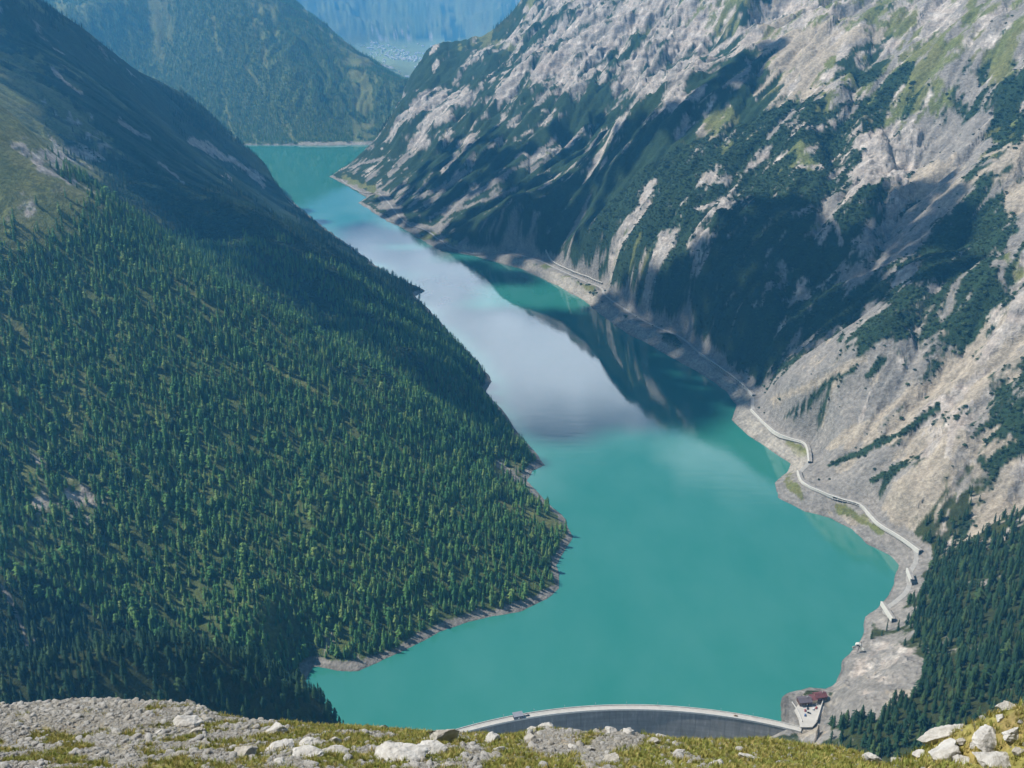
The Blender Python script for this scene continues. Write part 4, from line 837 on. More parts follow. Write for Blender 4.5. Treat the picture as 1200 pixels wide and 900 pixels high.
# ------------------------------------------------------------------ houses near the dam
M_TIMBER = plain('brown_timber', (.105,.055,.04), .85, .3, 1.2); M_ROOFV = plain('violet_roof_sheet', (.115,.095,.105), .6, .2, .5); M_ROOFR = plain('red_brown_roof', (.145,.05,.05), .7, .25, .6); M_PLASTER = plain('cream_plaster', (.62,.52,.36), .9, .1, .4)
M_STONEW = plain('stone_base', (.33,.31,.28), .9, .3, 1.0); M_WIN = plain('window_pane', (.04,.05,.06), .08, .1, 1, spec=.6); M_WHITE = plain('white_frame', (.6,.58,.54), .7, .08, 1)
def house(name, loc, rz, L, W, H, rise, wall_m, roof_m, label, base=None, over=.9, chimney=True, nwin=4, gable_m=None):
    e = empty(name, loc, rz, label, 'building')
    mb = MB(); mb.box(-L/2, -W/2, .8, L/2, W/2, H); mb.build('wall', wall_m, e); mb = MB(); mb.box(-L/2-.1, -W/2-.1, -2.5, L/2+.1, W/2+.1, .8); mb.build('stone_base', base or M_STONEW, e)
    for s_ in (-1, 1):
        mb = MB(); x = s_*L/2; t = .25*s_; mb.v = [(x-t,-W/2,H),(x-t,W/2,H),(x-t,0,H+rise),(x,-W/2,H),(x,W/2,H),(x,0,H+rise)]; mb.f = [(0,1,2),(3,5,4),(0,3,4,1),(1,4,5,2),(2,5,3,0)]; mb.build('gable', gable_m or wall_m, e)
    rf = None
    for s_ in (-1, 1):
        mb = MB(); o = over; y1 = s_*(W/2+o); z1 = H-rise*o/(W/2)
        mb.v = [(-L/2-o,0,H+rise),(L/2+o,0,H+rise),(L/2+o,y1,z1),(-L/2-o,y1,z1),(-L/2-o,0,H+rise+.3),(L/2+o,0,H+rise+.3),(L/2+o,y1,z1+.3),(-L/2-o,y1,z1+.3)]
        mb.f = [(0,1,2,3),(4,5,6,7),(0,1,5,4),(1,2,6,5),(2,3,7,6),(3,0,4,7)]; rf = mb.build('roof', roof_m, e)
    if chimney: mb = MB(); mb.box(L*.2, -.5, H+rise-.6, L*.2+1, .5, H+rise+1.5); mb.build('chimney', M_STONEW, rf)
    for s_ in (-1, 1):
        for row in range(max(1, int((H-.8)//2.7))):
            for k in range(nwin):
                x = -L/2+L*(k+.5)/nwin; z = 1.5+2.7*row
                if row == 0 and k == nwin//2 and s_ == -1:
                    mb = MB(); mb.box(x-.6, s_*(W/2)-.06, .8, x+.6, s_*(W/2)+.06, 2.9); d = mb.build('door', M_WHITE, e); mb = MB(); mb.box(x+.35, s_*(W/2+.06)-.05, 1.75, x+.5, s_*(W/2+.06)+.05, 1.9); mb.build('handle', M_STEEL, d); continue
                mb = MB(); mb.box(x-.65, s_*(W/2)-.05, z, x+.65, s_*(W/2)+.05, z+1.3); w_ = mb.build('window', M_WHITE, e); mb = MB(); mb.box(x-.52, s_*(W/2)-.09, z+.12, x+.52, s_*(W/2)+.09, z+1.18); mb.build('pane', M_WIN, w_)
    return e
PZ = CREST_Z+.6
def plaza(px, py): p_ = at_z(px, py, PZ); return (p_[0], p_[1], PZ)
house('timber_house', plaza(942,824), R(8), 14, 10, 5.4, 1.9, M_TIMBER, M_ROOFV, 'brown timber house with grey-violet roof at the right end of the dam, nearest the water', nwin=4)
house('red_roofed_house', plaza(960,819), R(12), 13, 9, 6.0, 2.4, M_TIMBER, M_ROOFR, 'taller house with dark red roof and cream gable beside the scree at the dam end', nwin=4, gable_m=M_PLASTER)
mb = MB(); mb.box(-3,-5,0,3,5,5.2); an = mb.build('annexe', M_PLASTER, bpy.data.objects['red_roofed_house']); an.location = (-9.2,-2.0,.0)
mb = MB(); mb.box(-3.4,-5.4,5.2,3.4,5.4,5.5); mb.build('annexe_roof', M_ROOFR, an)
# gate house on the crest
loc, a = on_crest(607, 4.2); gh = empty('gate_house', loc, a-1.57, 'small dark building with pale flat roof on the left part of the dam crest', 'building')
mb = MB(); mb.box(-5.2,-3.6,0,5.2,3.6,4.6); mb.build('wall', plain('slate_cladding', (.07,.075,.09), .7, .25, .8), gh); mb = MB(); mb.box(-5.7,-4.1,4.6,5.7,4.1,5.1); rf = mb.build('roof', plain('gate_roof', (.22,.23,.26), .7, .2, .6), gh)
mb = MB(); mb.cyl((2,1,5.1), .1, 3, 6, .06); mb.build('mast', M_STEEL, rf)
mb = MB(); mb.box(-1.2,-3.68,0,1.2,-3.55,3.0); d = mb.build('door', M_WHITE, gh); mb = MB(); mb.box(.8,-3.76,1.3,1.0,-3.69,1.5); mb.build('handle', M_STEEL, d)
for x in (-3.6, 3.2): mb = MB(); mb.box(x-.7,-3.68,1.6,x+.7,-3.55,2.9); w_ = mb.build('window', M_WHITE, gh); mb = MB(); mb.box(x-.55,-3.73,1.75,x+.55,-3.69,2.75); mb.build('pane', M_WIN, w_)
# car park pavement, walls and parked cars
mb = MB(); pts = [plaza(*q) for q in [(938,852),(936,842),(931,832),(935,826),(948,829),(960,826),(966,828),(962,838),(957,846),(952,852)]]; mb.poly([(x, y, z+.12) for x, y, z in pts]); mb.poly([(x, y, z-1.5) for x, y, z in pts][::-1])
for i in range(len(pts)): p0, p1 = pts[i], pts[(i+1) % len(pts)]; mb.poly([(p0[0],p0[1],PZ-1.5),(p1[0],p1[1],PZ-1.5),(p1[0],p1[1],PZ+.12),(p0[0],p0[1],PZ+.12)])
tag(mb.build('car_park', M_CREST), 'pale concrete yard at the right end of the dam', None, None, 'structure')
mb = MB(); q = [Vector(plaza(*p_)) for p_ in [(928,823),(933,830),(937,838),(940,846)]]
for p0, p1 in zip(q[:-1], q[1:]): mb.bar(p0-Vector((0,0,2)), p1-Vector((0,0,2)), .6, 3.2)
tag(mb.build('boundary_wall', M_PARAPET), 'thin pale wall along the lake edge of the car park', 'wall')
mb = MB(); q = [Vector(plaza(*p_)) for p_ in [(966,816),(963,826),(960,836),(957,846)]]
for p0, p1 in zip(q[:-1], q[1:]): mb.bar(p0-Vector((0,0,2)), p1-Vector((0,0,2)), .8, 4.6)
tag(mb.build('retaining_wall', M_PARAPET), 'pale retaining wall between car park and wooded slope', 'wall')
for px, py, cl, rz, lb in [(946,825,'white',.3,'white car parked closest to the timber house'),(949,827.5,'dark',.2,'dark blue car in the shade below the red-roofed house'),(957,826,'silver',.1,'silver car parked by the wall under the red-roofed house'),
        (946.5,830.5,'black',1.2,'black car standing alone in the middle of the pale car park'),(943.5,833,'red',1.3,'dark red car near the lake-side wall of the car park'),(948,836,'black',-.5,'black car parked lowest of those in the yard'),(943.5,838.5,'blue',1.2,'blue car next to the end of the lake-side wall'),(953,831.5,'white',1.1,'white car in the right half of the yard'),(956.5,830,'red',1.0,'red car under the retaining wall')]:
    l_ = plaza(px, py); car((l_[0], l_[1], PZ+.12), rz, cl, lb, 'cars parked at the dam end')
# ------------------------------------------------------------------ shore road, avalanche galleries, village
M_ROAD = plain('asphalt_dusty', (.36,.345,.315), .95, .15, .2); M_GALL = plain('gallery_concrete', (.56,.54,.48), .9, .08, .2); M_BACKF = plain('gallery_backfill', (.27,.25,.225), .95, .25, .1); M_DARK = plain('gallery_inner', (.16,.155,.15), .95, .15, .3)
def resample(pts, step):
    P_ = [np.array(p_, float) for p_ in pts]; out = [P_[0]]
    for p0, p1 in zip(P_[:-1], P_[1:]):
        n = max(1, int(np.linalg.norm(p1-p0)/step))
        for k in range(n): out.append(p0+(p1-p0)*(k+1)/n)
    return out
def smooth_line(pts, it=2):
    P_ = [np.array(p_, float) for p_ in pts]
    for _ in range(it):
        Q = [P_[0]]
        for p0, p1 in zip(P_[:-1], P_[1:]): Q += [p0*.75+p1*.25, p0*.25+p1*.75]
        P_ = Q+[P_[-1]]
    return P_
def ribbon(name, pts, w, z0, mat_, lift=.25):
    mb = MB(); P_ = smooth_line(pts); S = []
    for i, p_ in enumerate(P_):
        d = P_[min(i+1, len(P_)-1)]-P_[max(i-1, 0)]; d /= np.linalg.norm(d)+1e-9; n = np.array([d[1], -d[0]]); zz = float(np.max(grid_at(GZ, np.array([p_[0], p_[0]+n[0]*w/2, p_[0]-n[0]*w/2]), np.array([p_[1], p_[1]+n[1]*w/2, p_[1]-n[1]*w/2]))))+lift
        S.append(((*(p_-n*w/2), zz), (*(p_+n*w/2), zz)))
    for (a_, b_), (c_, d_) in zip(S[:-1], S[1:]): mb.poly([a_, b_, d_, c_])
    return mb.build(name, mat_)
ri = range(len(ROAD_PX))
tag(ribbon('shore_road', [ROAD[i] for i in ri], 6.5, 0, M_ROAD), 'narrow road along the right shore', None, None, 'structure')
def gallery(px_pts, label, w=4.6, open_=(0, 0)):
    P2 = smooth_line([at_z(x, y, ROADZ+4)[:2] for x, y in px_pts], 2); P2 = resample(P2, 6.0); c0 = np.mean(P2, 0)
    e = empty('avalanche_gallery', (c0[0], c0[1], ROADZ), 0, label, 'gallery', 'avalanche galleries on the shore road')
    roof, back, beam, fill = MB(), MB(), MB(), MB(); n_ = len(P2); secs = []
    for i, p_ in enumerate(P2):
        d = P2[min(i+1, n_-1)]-P2[max(i-1, 0)]; d = d/(np.linalg.norm(d)+1e-9); n = np.array([d[1], -d[0]])
        if n@RN < 0: n = -n                       # n points to the mountain
        gz = float(grid_at(GZ, np.array([p_[0]]), np.array([p_[1]]))[0])
        secs.append((p_-c0, n, max(gz, ROADZ-2)-ROADZ))
    def q(s, off, z): return (s[0][0]+s[1][0]*off, s[0][1]+s[1][1]*off, s[2]+z)
    for k, (s0, s1) in enumerate(zip(secs[:-1], secs[1:])):
        def slab(mb, o0, o1, z0, z1):
            c_ = [q(s0,o0,z0),q(s1,o0,z0),q(s1,o1,z0),q(s0,o1,z0),q(s0,o0,z1),q(s1,o0,z1),q(s1,o1,z1),q(s0,o1,z1)]
            for f_ in ((0,1,2,3),(4,5,6,7),(0,1,5,4),(3,2,6,7),(0,3,7,4),(1,2,6,5)): mb.poly([c_[i] for i in f_])
        slab(roof, -w/2-.4, -w/2+1.7, 3.4, 3.9); slab(back, w/2-.4, w/2, -3, 3.0); slab(beam, -w/2-.41, -w/2+.1, 2.9, 3.39); slab(fill, -w/2+1.72, w/2+2.0, 2.9, 3.6)
        if open_[0] <= k/(n_-1) < open_[1]:
            mb = MB(); a_ = s0; c_ = [q(s0,-w/2,-3), q(s0,-w/2+.8,-3)]; dd_ = (s1[0]-s0[0])/np.linalg.norm(s1[0]-s0[0])*.9
            base = [np.array(q(s0,-w/2-.3,-3)), np.array(q(s0,-w/2+.4,-3))]; b4 = [base[0], base[1], base[1]+np.array([*dd_,0]), base[0]+np.array([*dd_,0])]; t4 = [p__+np.array([0,0,5.9]) for p__ in b4]
            for f_ in ((0,1,5,4),(1,2,6,5),(2,3,7,6),(3,0,4,7)): mb.poly([tuple((b4+t4)[i]) for i in f_])
            mb.build('pillar', M_GALL, e)
        else:
            mb = MB(); slab(mb, -w/2-.3, -w/2+.3, -2, 2.9)
            mb.build('wall_panel', M_GALL, e)
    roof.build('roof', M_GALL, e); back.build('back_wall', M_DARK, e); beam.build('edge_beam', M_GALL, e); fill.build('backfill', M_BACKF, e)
gallery([(820,412),(853,434),(873,450),(883,461)], 'shaded pale gallery farthest up the right shore', open_=(.2, .8))
gallery([(881,478),(897,494),(911,506),(931,513),(944,518),(948,525),(949,539)], 'upper sunlit white gallery bending round the first scree point')
gallery([(936,550),(939,560),(946,567),(968,576),(992,584),(1012,591),(1021,601),(1031,612),(1056,626),(1079,643)], 'longest white gallery, curving below the broad scree fan', open_=(.38, .52))
gallery([(1064,664),(1069,677)], 'very short white gallery below the end of the longest one', w=3.2)
gallery([(1034,703),(1047,723)], 'short straight white gallery at the forest edge above the rocky point', w=3.2)
gallery([(640,303),(653,312),(687,327),(706,334)], 'far pale gallery beside the sunlit strip of shore', open_=(0, 1))
# tunnel mouth on the rocky point
tp = at_z(1006, 757, 16); te = empty('tunnel_portal', (tp[0], tp[1], 12.5), R(-20), 'pale concrete tunnel mouth with dark opening on the rocky point', 'tunnel')
mb = MB(); pro = [(-5,0),(-5,5),(-3.5,7),(0,8),(3.5,7),(5,5),(5,0),(3.4,0),(3.4,4),(2.3,5.6),(0,6.3),(-2.3,5.6),(-3.4,4),(-3.4,0)]
for y0 in (0, 6): mb.poly([(x, y0, z) for x, z in pro])
for (x0, z0), (x1, z1) in zip(pro, pro[1:]+pro[:1]): mb.poly([(x0,0,z0),(x1,0,z1),(x1,6,z1),(x0,6,z0)])
te.scale = (.75,)*3; mb.build('arch', M_GALL, te); mb = MB(); mb.poly([(x, 5.5, z) for x, z in [(-3.4,0),(3.4,0),(3.4,4),(2.3,5.6),(0,6.3),(-2.3,5.6),(-3.4,4)]]); mb.build('back_wall', plain('tunnel_dark', (.015,.015,.017), 1, .1, 1), te)  # black sheet across the bore paints in the tunnel's darkness
for s_ in (-1, 1): mb = MB(); mb.bar((s_*5.2,.5,-1), (s_*9,-2,-1), .7, 4); mb.build('wing_wall', M_GALL, te)

# distant village: every house is a small object
M_VW = plain('village_wall', (.82,.80,.77), .9, .1, .02); M_VR = plain('village_roof', (.60,.57,.55), .8, .3, .01)
def vhouse(seed):
    rg = random.Random(seed); L, W, H, r_ = rg.uniform(16,26), rg.uniform(12,16), rg.uniform(8,12), rg.uniform(3,5); mb = MB(); mb.box(-L/2,-W/2,-2,L/2,W/2,H); b = len(mb.v); o = 1.2
    mb.v += [(-L/2-o,-W/2-o,H-.4),(L/2+o,-W/2-o,H-.4),(L/2+o,W/2+o,H-.4),(-L/2-o,W/2+o,H-.4),(-L/2-o,0,H+r_),(L/2+o,0,H+r_)]
    mb.f += [(b,b+1,b+5,b+4),(b+2,b+3,b+4,b+5),(b,b+4,b+3),(b+1,b+2,b+5),(b,b+3,b+2,b+1)]
    me = mb.mesh('village_house'); me.materials.append(M_VW); me.materials.append(M_VR)
    me.polygons.foreach_set('material_index', [0]*6+[1]*5); return me
VH = [vhouse(k) for k in range(5)]
rg = random.Random(77); put = 0
def on_floor(px, py):
    d = ray(px, py); t = np.linspace(6000, 16000, 3000); x, y, z = d[0]*t, d[1]*t, CAMZ+d[2]*t; g = grid_at(GZ, x, y); k = np.argmax(z <= g); return x[k], y[k], g[k]
while put < 190:
    u = rg.random(); px = 428+u*86+rg.gauss(0, 9); py = 55+u*21+rg.gauss(0, 3.6)
    if rg.random() < .12: px, py = rg.uniform(440,540), rg.uniform(50,92)
    x, y, z = on_floor(px, py)
    if z > 70: continue
    o = link('village_house', VH[put % 5]); o.location = (x, y, z); o.rotation_euler = (0, 0, rg.choice([.3, 1.87])+rg.gauss(0, .25)); s_ = rg.uniform(.8, 1.25); o.scale = (s_,)*3
    tag(o, 'tiny pale house of the hazy village on the far valley floor', 'house', 'houses of the far village'); put += 1
# ------------------------------------------------------------------ the stony shoulder in front
FG = [(-60,820,36),(0,820,36),(50,820,36),(100,817,36),(150,812,36),(175,815,35),(200,820,34),(240,828,33),(300,842,31),(360,847,31),(440,849,31),(500,856,30),(540,860,29),(570,857,30),(615,858,29),(640,850,28),(690,857,28),(740,855,27),(770,859,27),(800,863,27),
  (860,867,27),(900,868,27),(950,873,26),(1000,884,25),(1030,888,24),(1060,887,22),(1090,872,19),(1130,850,18),(1160,838,17.5),(1180,830,17),(1215,824,16.5),(1280,815,16),
  (-60,910,21),(100,910,21),(200,910,21),(400,910,20.5),(600,910,20),(800,910,19.5),(950,910,19),(1050,912,17.2),(1120,910,15),(1200,910,13),(1280,910,12.5),
  (60,862,27),(225,858,27),(400,872,25),(560,880,24.5),(700,880,24),(850,885,23.5)]
RIMY = np.array([q[1] for q in FG[:32]], float)+np.where(np.arange(32) < 26, 4.0, 3.0); RIMC = RIMY.copy()
def fore_base(x, y):
    r = np.hypot(x, y); k = np.minimum(1, 44/np.maximum(r, 1e-6)); h = tps_eval(FFIT, x*k*20, y*k*20)
    return h-np.maximum(r-44, 0)*1.03
for it in range(6):                                  # settle the rim on the line the photograph shows
    FG2 = [(q[0], RIMC[i] if i < 32 else q[1], q[2]) for i, q in enumerate(FG)]
    FP = [at_t(*q) for q in FG2]; FXY = [(p_[0]*20, p_[1]*20) for p_ in FP]; FZ = [p_[2]-CAMZ for p_ in FP]
    for q in FG2[:32]:                               # beyond the rim the ground falls away
        p_ = at_t(*q); u_ = p_[:2]/np.hypot(*p_[:2])
        for dd_, dz in ((2.0, -2.9), (5, -7.4), (12, -17)): FXY.append(tuple((p_[:2]+u_*dd_)*20)); FZ.append(p_[2]-CAMZ+dz)
    for x, y, z in [(0,0,-1.75),(-8,2,-4.5),(8,2,-3.5),(0,6,-8.2),(-12,10,-12.4),(9,8,-9.2),(0,11,-12.3),(-7,12,-13),(7,12,-12)]: FXY.append((x*20, y*20)); FZ.append(z)
    FFIT = tps_fit(FXY, np.array(FZ), 2e-5)
    for i in range(32):
        p_ = at_t(*FG2[i]); a_ = math.atan2(p_[0], p_[1]); rr0 = np.linspace(10, 44, 300); hh = fore_base(rr0*math.sin(a_), rr0*math.cos(a_)); qx, qy = to_px(rr0*math.sin(a_), rr0*math.cos(a_), CAMZ+hh)
        RIMC[i] += 0.8*(RIMY[i]-qy.min())
fa = np.linspace(R(-39), R(39), 900); fr = np.concatenate([np.linspace(9, 46, 330), np.exp(np.linspace(math.log(48), math.log(660), 34))])
FA, FR = np.meshgrid(fa, fr); FX, FY = FR*np.sin(FA), FR*np.cos(FA)
def fore_h(x, y):
    return CAMZ+fore_base(x, y)+fbm(x/2.6, y/2.6, 4, 801)*.15+ridged(x/.8, y/.8, 3, 811)*.045+fbm(x/.22, y/.22, 3, 821)*.028
FZG = fore_h(FX, FY); FPX, FPY = to_px(FX, FY, FZG)
GR_PTS = np.array([(50,828,.04),(100,850,.25),(60,872,.5),(150,868,.3),(200,892,.6),(130,832,.05),(20,850,.25),(300,850,.35),(350,850,.65),(300,880,.5),(400,858,.7),(450,872,.5),(480,860,.75),(540,862,.6),(585,860,.85),(560,880,.35),(600,893,.75),(650,868,.22),(700,885,.4),(740,868,.2),(765,872,.6),(800,882,.75),(860,882,.92),(900,880,.95),(980,892,.97),(1040,892,.85),(1110,862,.8),(1160,852,.9),(1200,840,.9),(650,897,.7),(240,870,.3),(500,890,.45),(430,890,.55)], dtype=float)
def grass_share(px, py):
    w = 1/((px[...,None]-GR_PTS[:,0])**2+((py[...,None]-GR_PTS[:,1])*1.6)**2+60)**1.6; return (w@GR_PTS[:,2])/w.sum(-1)
gsf = grass_share(FPX, np.clip(FPY, 800, 910)); gn = fbm(FX/1.1, FY/1.1, 5, 831, .6); FGRASS = sstep(-.10, .12, gsf-.45+gn*.9)
n1, n2, n3 = fbm(FX/3, FY/3, 3, 841), fbm(FX/.3, FY/.3, 4, 845, .65), fbm(FX/.9, FY/.9, 3, 849)
grav = np.array([.24,.22,.175])*(1+.35*n2+.15*n1)[...,None]; grs = np.array([.18,.19,.048])*(1+.5*n2)[...,None]; gold = np.array([.25,.20,.07])*(1+.4*n2)[...,None]
gk = np.clip(sstep(-.1, .5, n3+.25*n1)*.7+sstep(1040, 1120, FPX)*.45, 0, 1)[...,None]; fcol = grav*(1-FGRASS[...,None])+(grs*(1-gk)+gold*gk)*FGRASS[...,None]
soil = sstep(.1, .4, fbm(FX/1.6+4, FY/1.6, 3, 861))[...,None]*.35; fcol = fcol*(1-soil)+np.array([.20,.135,.08])*soil*(1+.3*n2)[...,None]; fcol = np.clip(fcol, .01, .6)
fi_ = np.arange(FX.size).reshape(FX.shape); fq = np.stack([fi_[:-1,:-1], fi_[1:,:-1], fi_[1:,1:], fi_[:-1,1:]], -1).reshape(-1, 4)
M_FORE = land_mat('stony_ground', 14.0, 0.03, 0.35)
me = mesh_np('foreground_slope', np.stack([FX, FY, FZG], -1).reshape(-1, 3), fq, M_FORE, True)
if me.polygons[0].normal.z < 0: me.flip_normals()
at = me.color_attributes.new('cover', 'FLOAT_COLOR', 'POINT'); cc = np.ones((FX.size, 4), np.float32); cc[:, :3] = fcol.reshape(-1, 3); at.data.foreach_set('color', cc.ravel())
tag(link('foreground_slope', me), 'stony alpine slope with thin grass along the bottom edge', None, None, 'structure')
def fgrid(arr, x, y):
    r, a = np.hypot(x, y), np.arctan2(x, y); i = np.clip(np.interp(r, fr, np.arange(len(fr))), 0, len(fr)-1.001); j = np.clip((a-fa[0])/(fa[-1]-fa[0])*(len(fa)-1), 0, len(fa)-1.001); i0, j0 = i.astype(int), j.astype(int); fi, fj = i-i0, j-j0
    return arr[i0,j0]*(1-fi)*(1-fj)+arr[i0+1,j0]*fi*(1-fj)+arr[i0,j0+1]*(1-fi)*fj+arr[i0+1,j0+1]*fi*fj
def fore_hit(px, py):
    d = ray(px, py); t = np.linspace(8, 48, 2000); x, y, z = d[0]*t, d[1]*t, CAMZ+d[2]*t; g = fgrid(FZG, x, y); k = np.argmax(z <= g)
    if k == 0: k = int(np.argmin(z-g))
    return np.array([x[k], y[k], g[k]]), t[k]
# rocks
def rock_mat(name, c0, c1, lich):
    m, nt, b = mat(name); p = objpos(nt); n = noise(nt, 3.0, 8, .65, p); n2 = noise(nt, 1.1, 5, .6, p); n3 = noise(nt, 9, 4, .6, p)
    a = ramp(nt, n.outputs['Fac'], [(.3, c0), (.7, c1)]); l = ramp(nt, n2.outputs['Fac'], [(.56, (0,)*3), (.66, (1,)*3)])
    x = N(nt, 'ShaderNodeMix', {'Factor': l.outputs[0], 'A': a.outputs[0], 'B': (*lich, 1)}, data_type='RGBA'); ck = N(nt, 'ShaderNodeTexNoise', {'Vector': p, 'Scale': 2.2, 'Detail': 8, 'Roughness': .6}, noise_type='RIDGED_MULTIFRACTAL', normalize=True); ckr = ramp(nt, ck.outputs['Fac'], [(.35, (1.08,)*3), (.62, (.95, .93, .9)), (.80, (.42, .39, .36))]); xx = N(nt, 'ShaderNodeMix', {'Factor': 1.0, 'A': x.outputs['Result'], 'B': ckr.outputs[0]}, data_type='RGBA', blend_type='MULTIPLY'); nt.links.new(xx.outputs['Result'], b.inputs['Base Color']); b.inputs['Roughness'].default_value = .92; b.inputs['Specular IOR Level'].default_value = .2
    h = N(nt, 'ShaderNodeMath', {0: n.outputs['Fac'], 1: n3.outputs['Fac']}, operation='ADD'); bn = N(nt, 'ShaderNodeBump', {'Strength': .9, 'Distance': .05, 'Height': h.outputs[0]}); nt.links.new(bn.outputs[0], b.inputs['Normal'])
    return m
M_ROCKW = rock_mat('white_limestone', (.30,.285,.26), (.50,.485,.45), (.20,.18,.155)); M_ROCKG = rock_mat('grey_limestone', (.25,.232,.20), (.44,.415,.365), (.17,.152,.125))
def rock_mesh(seed, sub=3, flat=.6, cuts=15, rough=.20):
    rg = random.Random(seed); bm = bmesh.new(); bmesh.ops.create_icosphere(bm, subdivisions=sub, radius=1.0); v = np.array([q.co for q in bm.verts]); f = np.array([[q.index for q in g.verts] for g in bm.faces]); bm.free()
    for k in range(cuts):                            # split faces
        n = Vector((rg.gauss(0, 1), rg.gauss(0, 1), rg.gauss(0, .8))).normalized(); d = rg.uniform(.38, .8); s = v@np.array(n)-d; v = v-np.outer(np.maximum(s, 0), np.array(n))*.97
    ns = fbm(v[:,0]*1.7+seed, v[:,1]*1.7+v[:,2]*1.3, 4, 900+seed % 50, .6)+.6*fbm(v[:,2]*2.3+seed, v[:,0]*1.1-v[:,1], 3, 950+seed % 50)
    v = v*(1+rough*ns)[:,None]; v[:,2] *= flat; return v, f
def boulder(px, py, wpx, asp, hgt, white, label, yaw=0, tilt=0, seed=1, sink=.36):
    p_, t = fore_hit(px, py); s = wpx*t/FOC/2; v, f = rock_mesh(seed, 5 if wpx > 24 else 4, 1.0); v = v/np.abs(v[:,0]).max(); v = v*np.array([s, s*asp, s*hgt*.92]); v = v+(s*.05*ridged(v[:,0]/s*4+v[:,2]/s*3, v[:,1]/s*4+v[:,2]/s*2, 4, seed))[:,None]*np.array([.3,.3,1])
    me = mesh_np('boulder', v, f, M_ROCKW if white else M_ROCKG); o = link('boulder', me); o.location = (p_[0], p_[1], p_[2]+s*hgt*(.5-sink)); o.rotation_euler = (tilt*.3, tilt, yaw); tag(o, label, 'boulder', 'boulders in the foreground'); return o
BOULD = [(226,850,46,.8,.62,1,'large broken pale boulder pile crowning the left gravel',.3,.1),(232,860,25,.7,.5,0,'flat slab with black shadowed front below the large pale boulder',.1,0),(172,859,9,.8,1.5,0,'small upright dark stone standing alone in the left gravel',0,0),(185,861,15,.7,.4,1,'flat pale stone right of the upright dark stone',.4,0),
 (222,823,15,.6,.45,0,'dark-edged slab poking over the rim above the pale boulder pile',.2,.15),(234,829,9,.8,.6,0,'small grey stone at the rim right of the dark-edged slab',0,0),(171,879,13,.8,.5,1,'pale stone lying in grass left of the brown soil',.5,0),(113,888,10,.9,.6,1,'rounded white stone at lower left in the grass',0,0),(88,872,12,.7,.5,1,'white angular stone on the left gravel above the grass',.7,0),
 (285,886,34,.7,.45,0,'grey ledge left of the big white slabs',.2,.1),(324,859,28,.7,.6,1,'pale hump with grey right side above the big white slabs',.2,.1),(328,879,36,.8,.30,1,'leftmost of the big flat white slabs',.2,.1),(362,873,36,.7,.36,1,'middle flat white slab behind its two neighbours',-.2,0),(361,887,38,.75,.30,1,'flat white slab in front of the middle one',.1,.05),(396,882,46,.7,.32,1,'rightmost of the big flat white slabs',-.1,.05),(326,894,18,.7,.4,1,'small white stone in the grass below the flat slabs',.6,0),
 (395,871,13,.8,1.0,0,'blocky grey stone with dark right edge on the flat slabs',.2,.1),(470,889,76,.62,.34,1,'very large white slab at the bottom edge left of centre',.1,.05),(505,882,44,.6,.3,1,'long white slab sloping down from the grey boulder',-.3,.1),(521,870,38,.7,.66,0,'round grey boulder with dark hollows at its left',.2,0),(447,852,17,.8,.75,0,'grey boulder with dark side on the rim where the lake begins',.2,0),(415,852,14,.6,.4,0,'low slab on the rim under the knoll trees',.3,.1),
 (541,856,9,.7,1.1,1,'small pointed white stone at the left end of the dam crest',.1,0),(525,898,16,.8,.6,0,'stone with black underside at the bottom edge below the grey boulder',.3,.1),(575,868,24,.7,.4,1,'low pale ledge below the left part of the dam',.2,0),(583,880,22,.7,.5,1,'pale rock with dark hollow left of the wide gravel',.3,0),(620,870,18,.8,.8,0,'dark-sided stone in the gravel below the white mound',.2,0),(641,852,26,.7,.55,1,'pointed white mound on the rim before the dam face',.1,0),(624,854,13,.7,.6,1,'white block joined to the left of the pointed mound',.2,0),
 (691,878,13,.8,.7,0,'stone with dark notch in the centre-right gravel',.3,0),(735,861,20,.8,.75,1,'rough pale boulder on the rim before the dam middle',.2,0),(716,858,16,.8,.6,1,'pale rim stone left of the rough boulder',.2,0),(764,871,18,.8,.7,0,'grey stone with black gap where gravel meets the right grass',.4,0),(777,864,18,.6,.45,1,'pale flat stone on the rim at the start of the right grass',.1,.1),(795,883,20,.5,.35,1,'thin pale stone set in the right grass',.5,.1),(838,897,24,.7,.45,1,'white stone at the bottom edge in the green grass',.2,0),
 (879,889,30,.5,.35,1,'long pale stone half sunk in the right meadow',-.5,0),(714,892,28,.7,.5,0,'brownish rock heap at the bottom edge right of centre',.2,0),(670,876,12,.9,.6,1,'pale cobble in the middle of the wide gravel',.2,0),(1022,893,26,.7,.6,1,'pale rock at the bottom edge left of the right outcrop',.2,0),(1052,888,16,.7,.55,1,'small tan rock between the pale rock and the right outcrop',.2,0),(1077,886,18,.8,.8,1,'upright pale rock just left of the dark-bellied boulder',.2,0),
 (1106,886,54,.7,.62,1,'big white boulder with black overhang on the right outcrop',.1,-.15),(1112,860,72,.5,.42,1,'long white rock rib along the upper edge of the right outcrop',-.35,-.42),(1158,872,52,.6,.40,1,'tilted white slab across the middle of the right outcrop',.35,.35),(1142,876,10,.6,1.5,1,'small white upright stone in the outcrop grass',0,0),(1183,829,30,.7,.8,1,'white block at the top of the right outcrop',.2,0),(1172,843,12,.8,.9,1,'small white stone below the block at the top of the outcrop',.1,0),
 (1188,861,30,.7,.6,1,'round pinkish white boulder at the right edge',.2,0),(1125,896,34,.7,.6,1,'pitted pale rock at the bottom below the dark-bellied boulder',.2,0),(1168,898,60,.6,.45,1,'bright white slab at the bottom right corner',.1,.05),(1193,884,24,.8,.7,0,'grey rock with dark cracks at the right edge',.2,0),(1160,886,18,.7,.6,1,'small pale boulder under the tilted slab',.3,0),(1128,872,16,.7,.6,0,'grey rock fragment between rib and tilted slab',.3,0)]
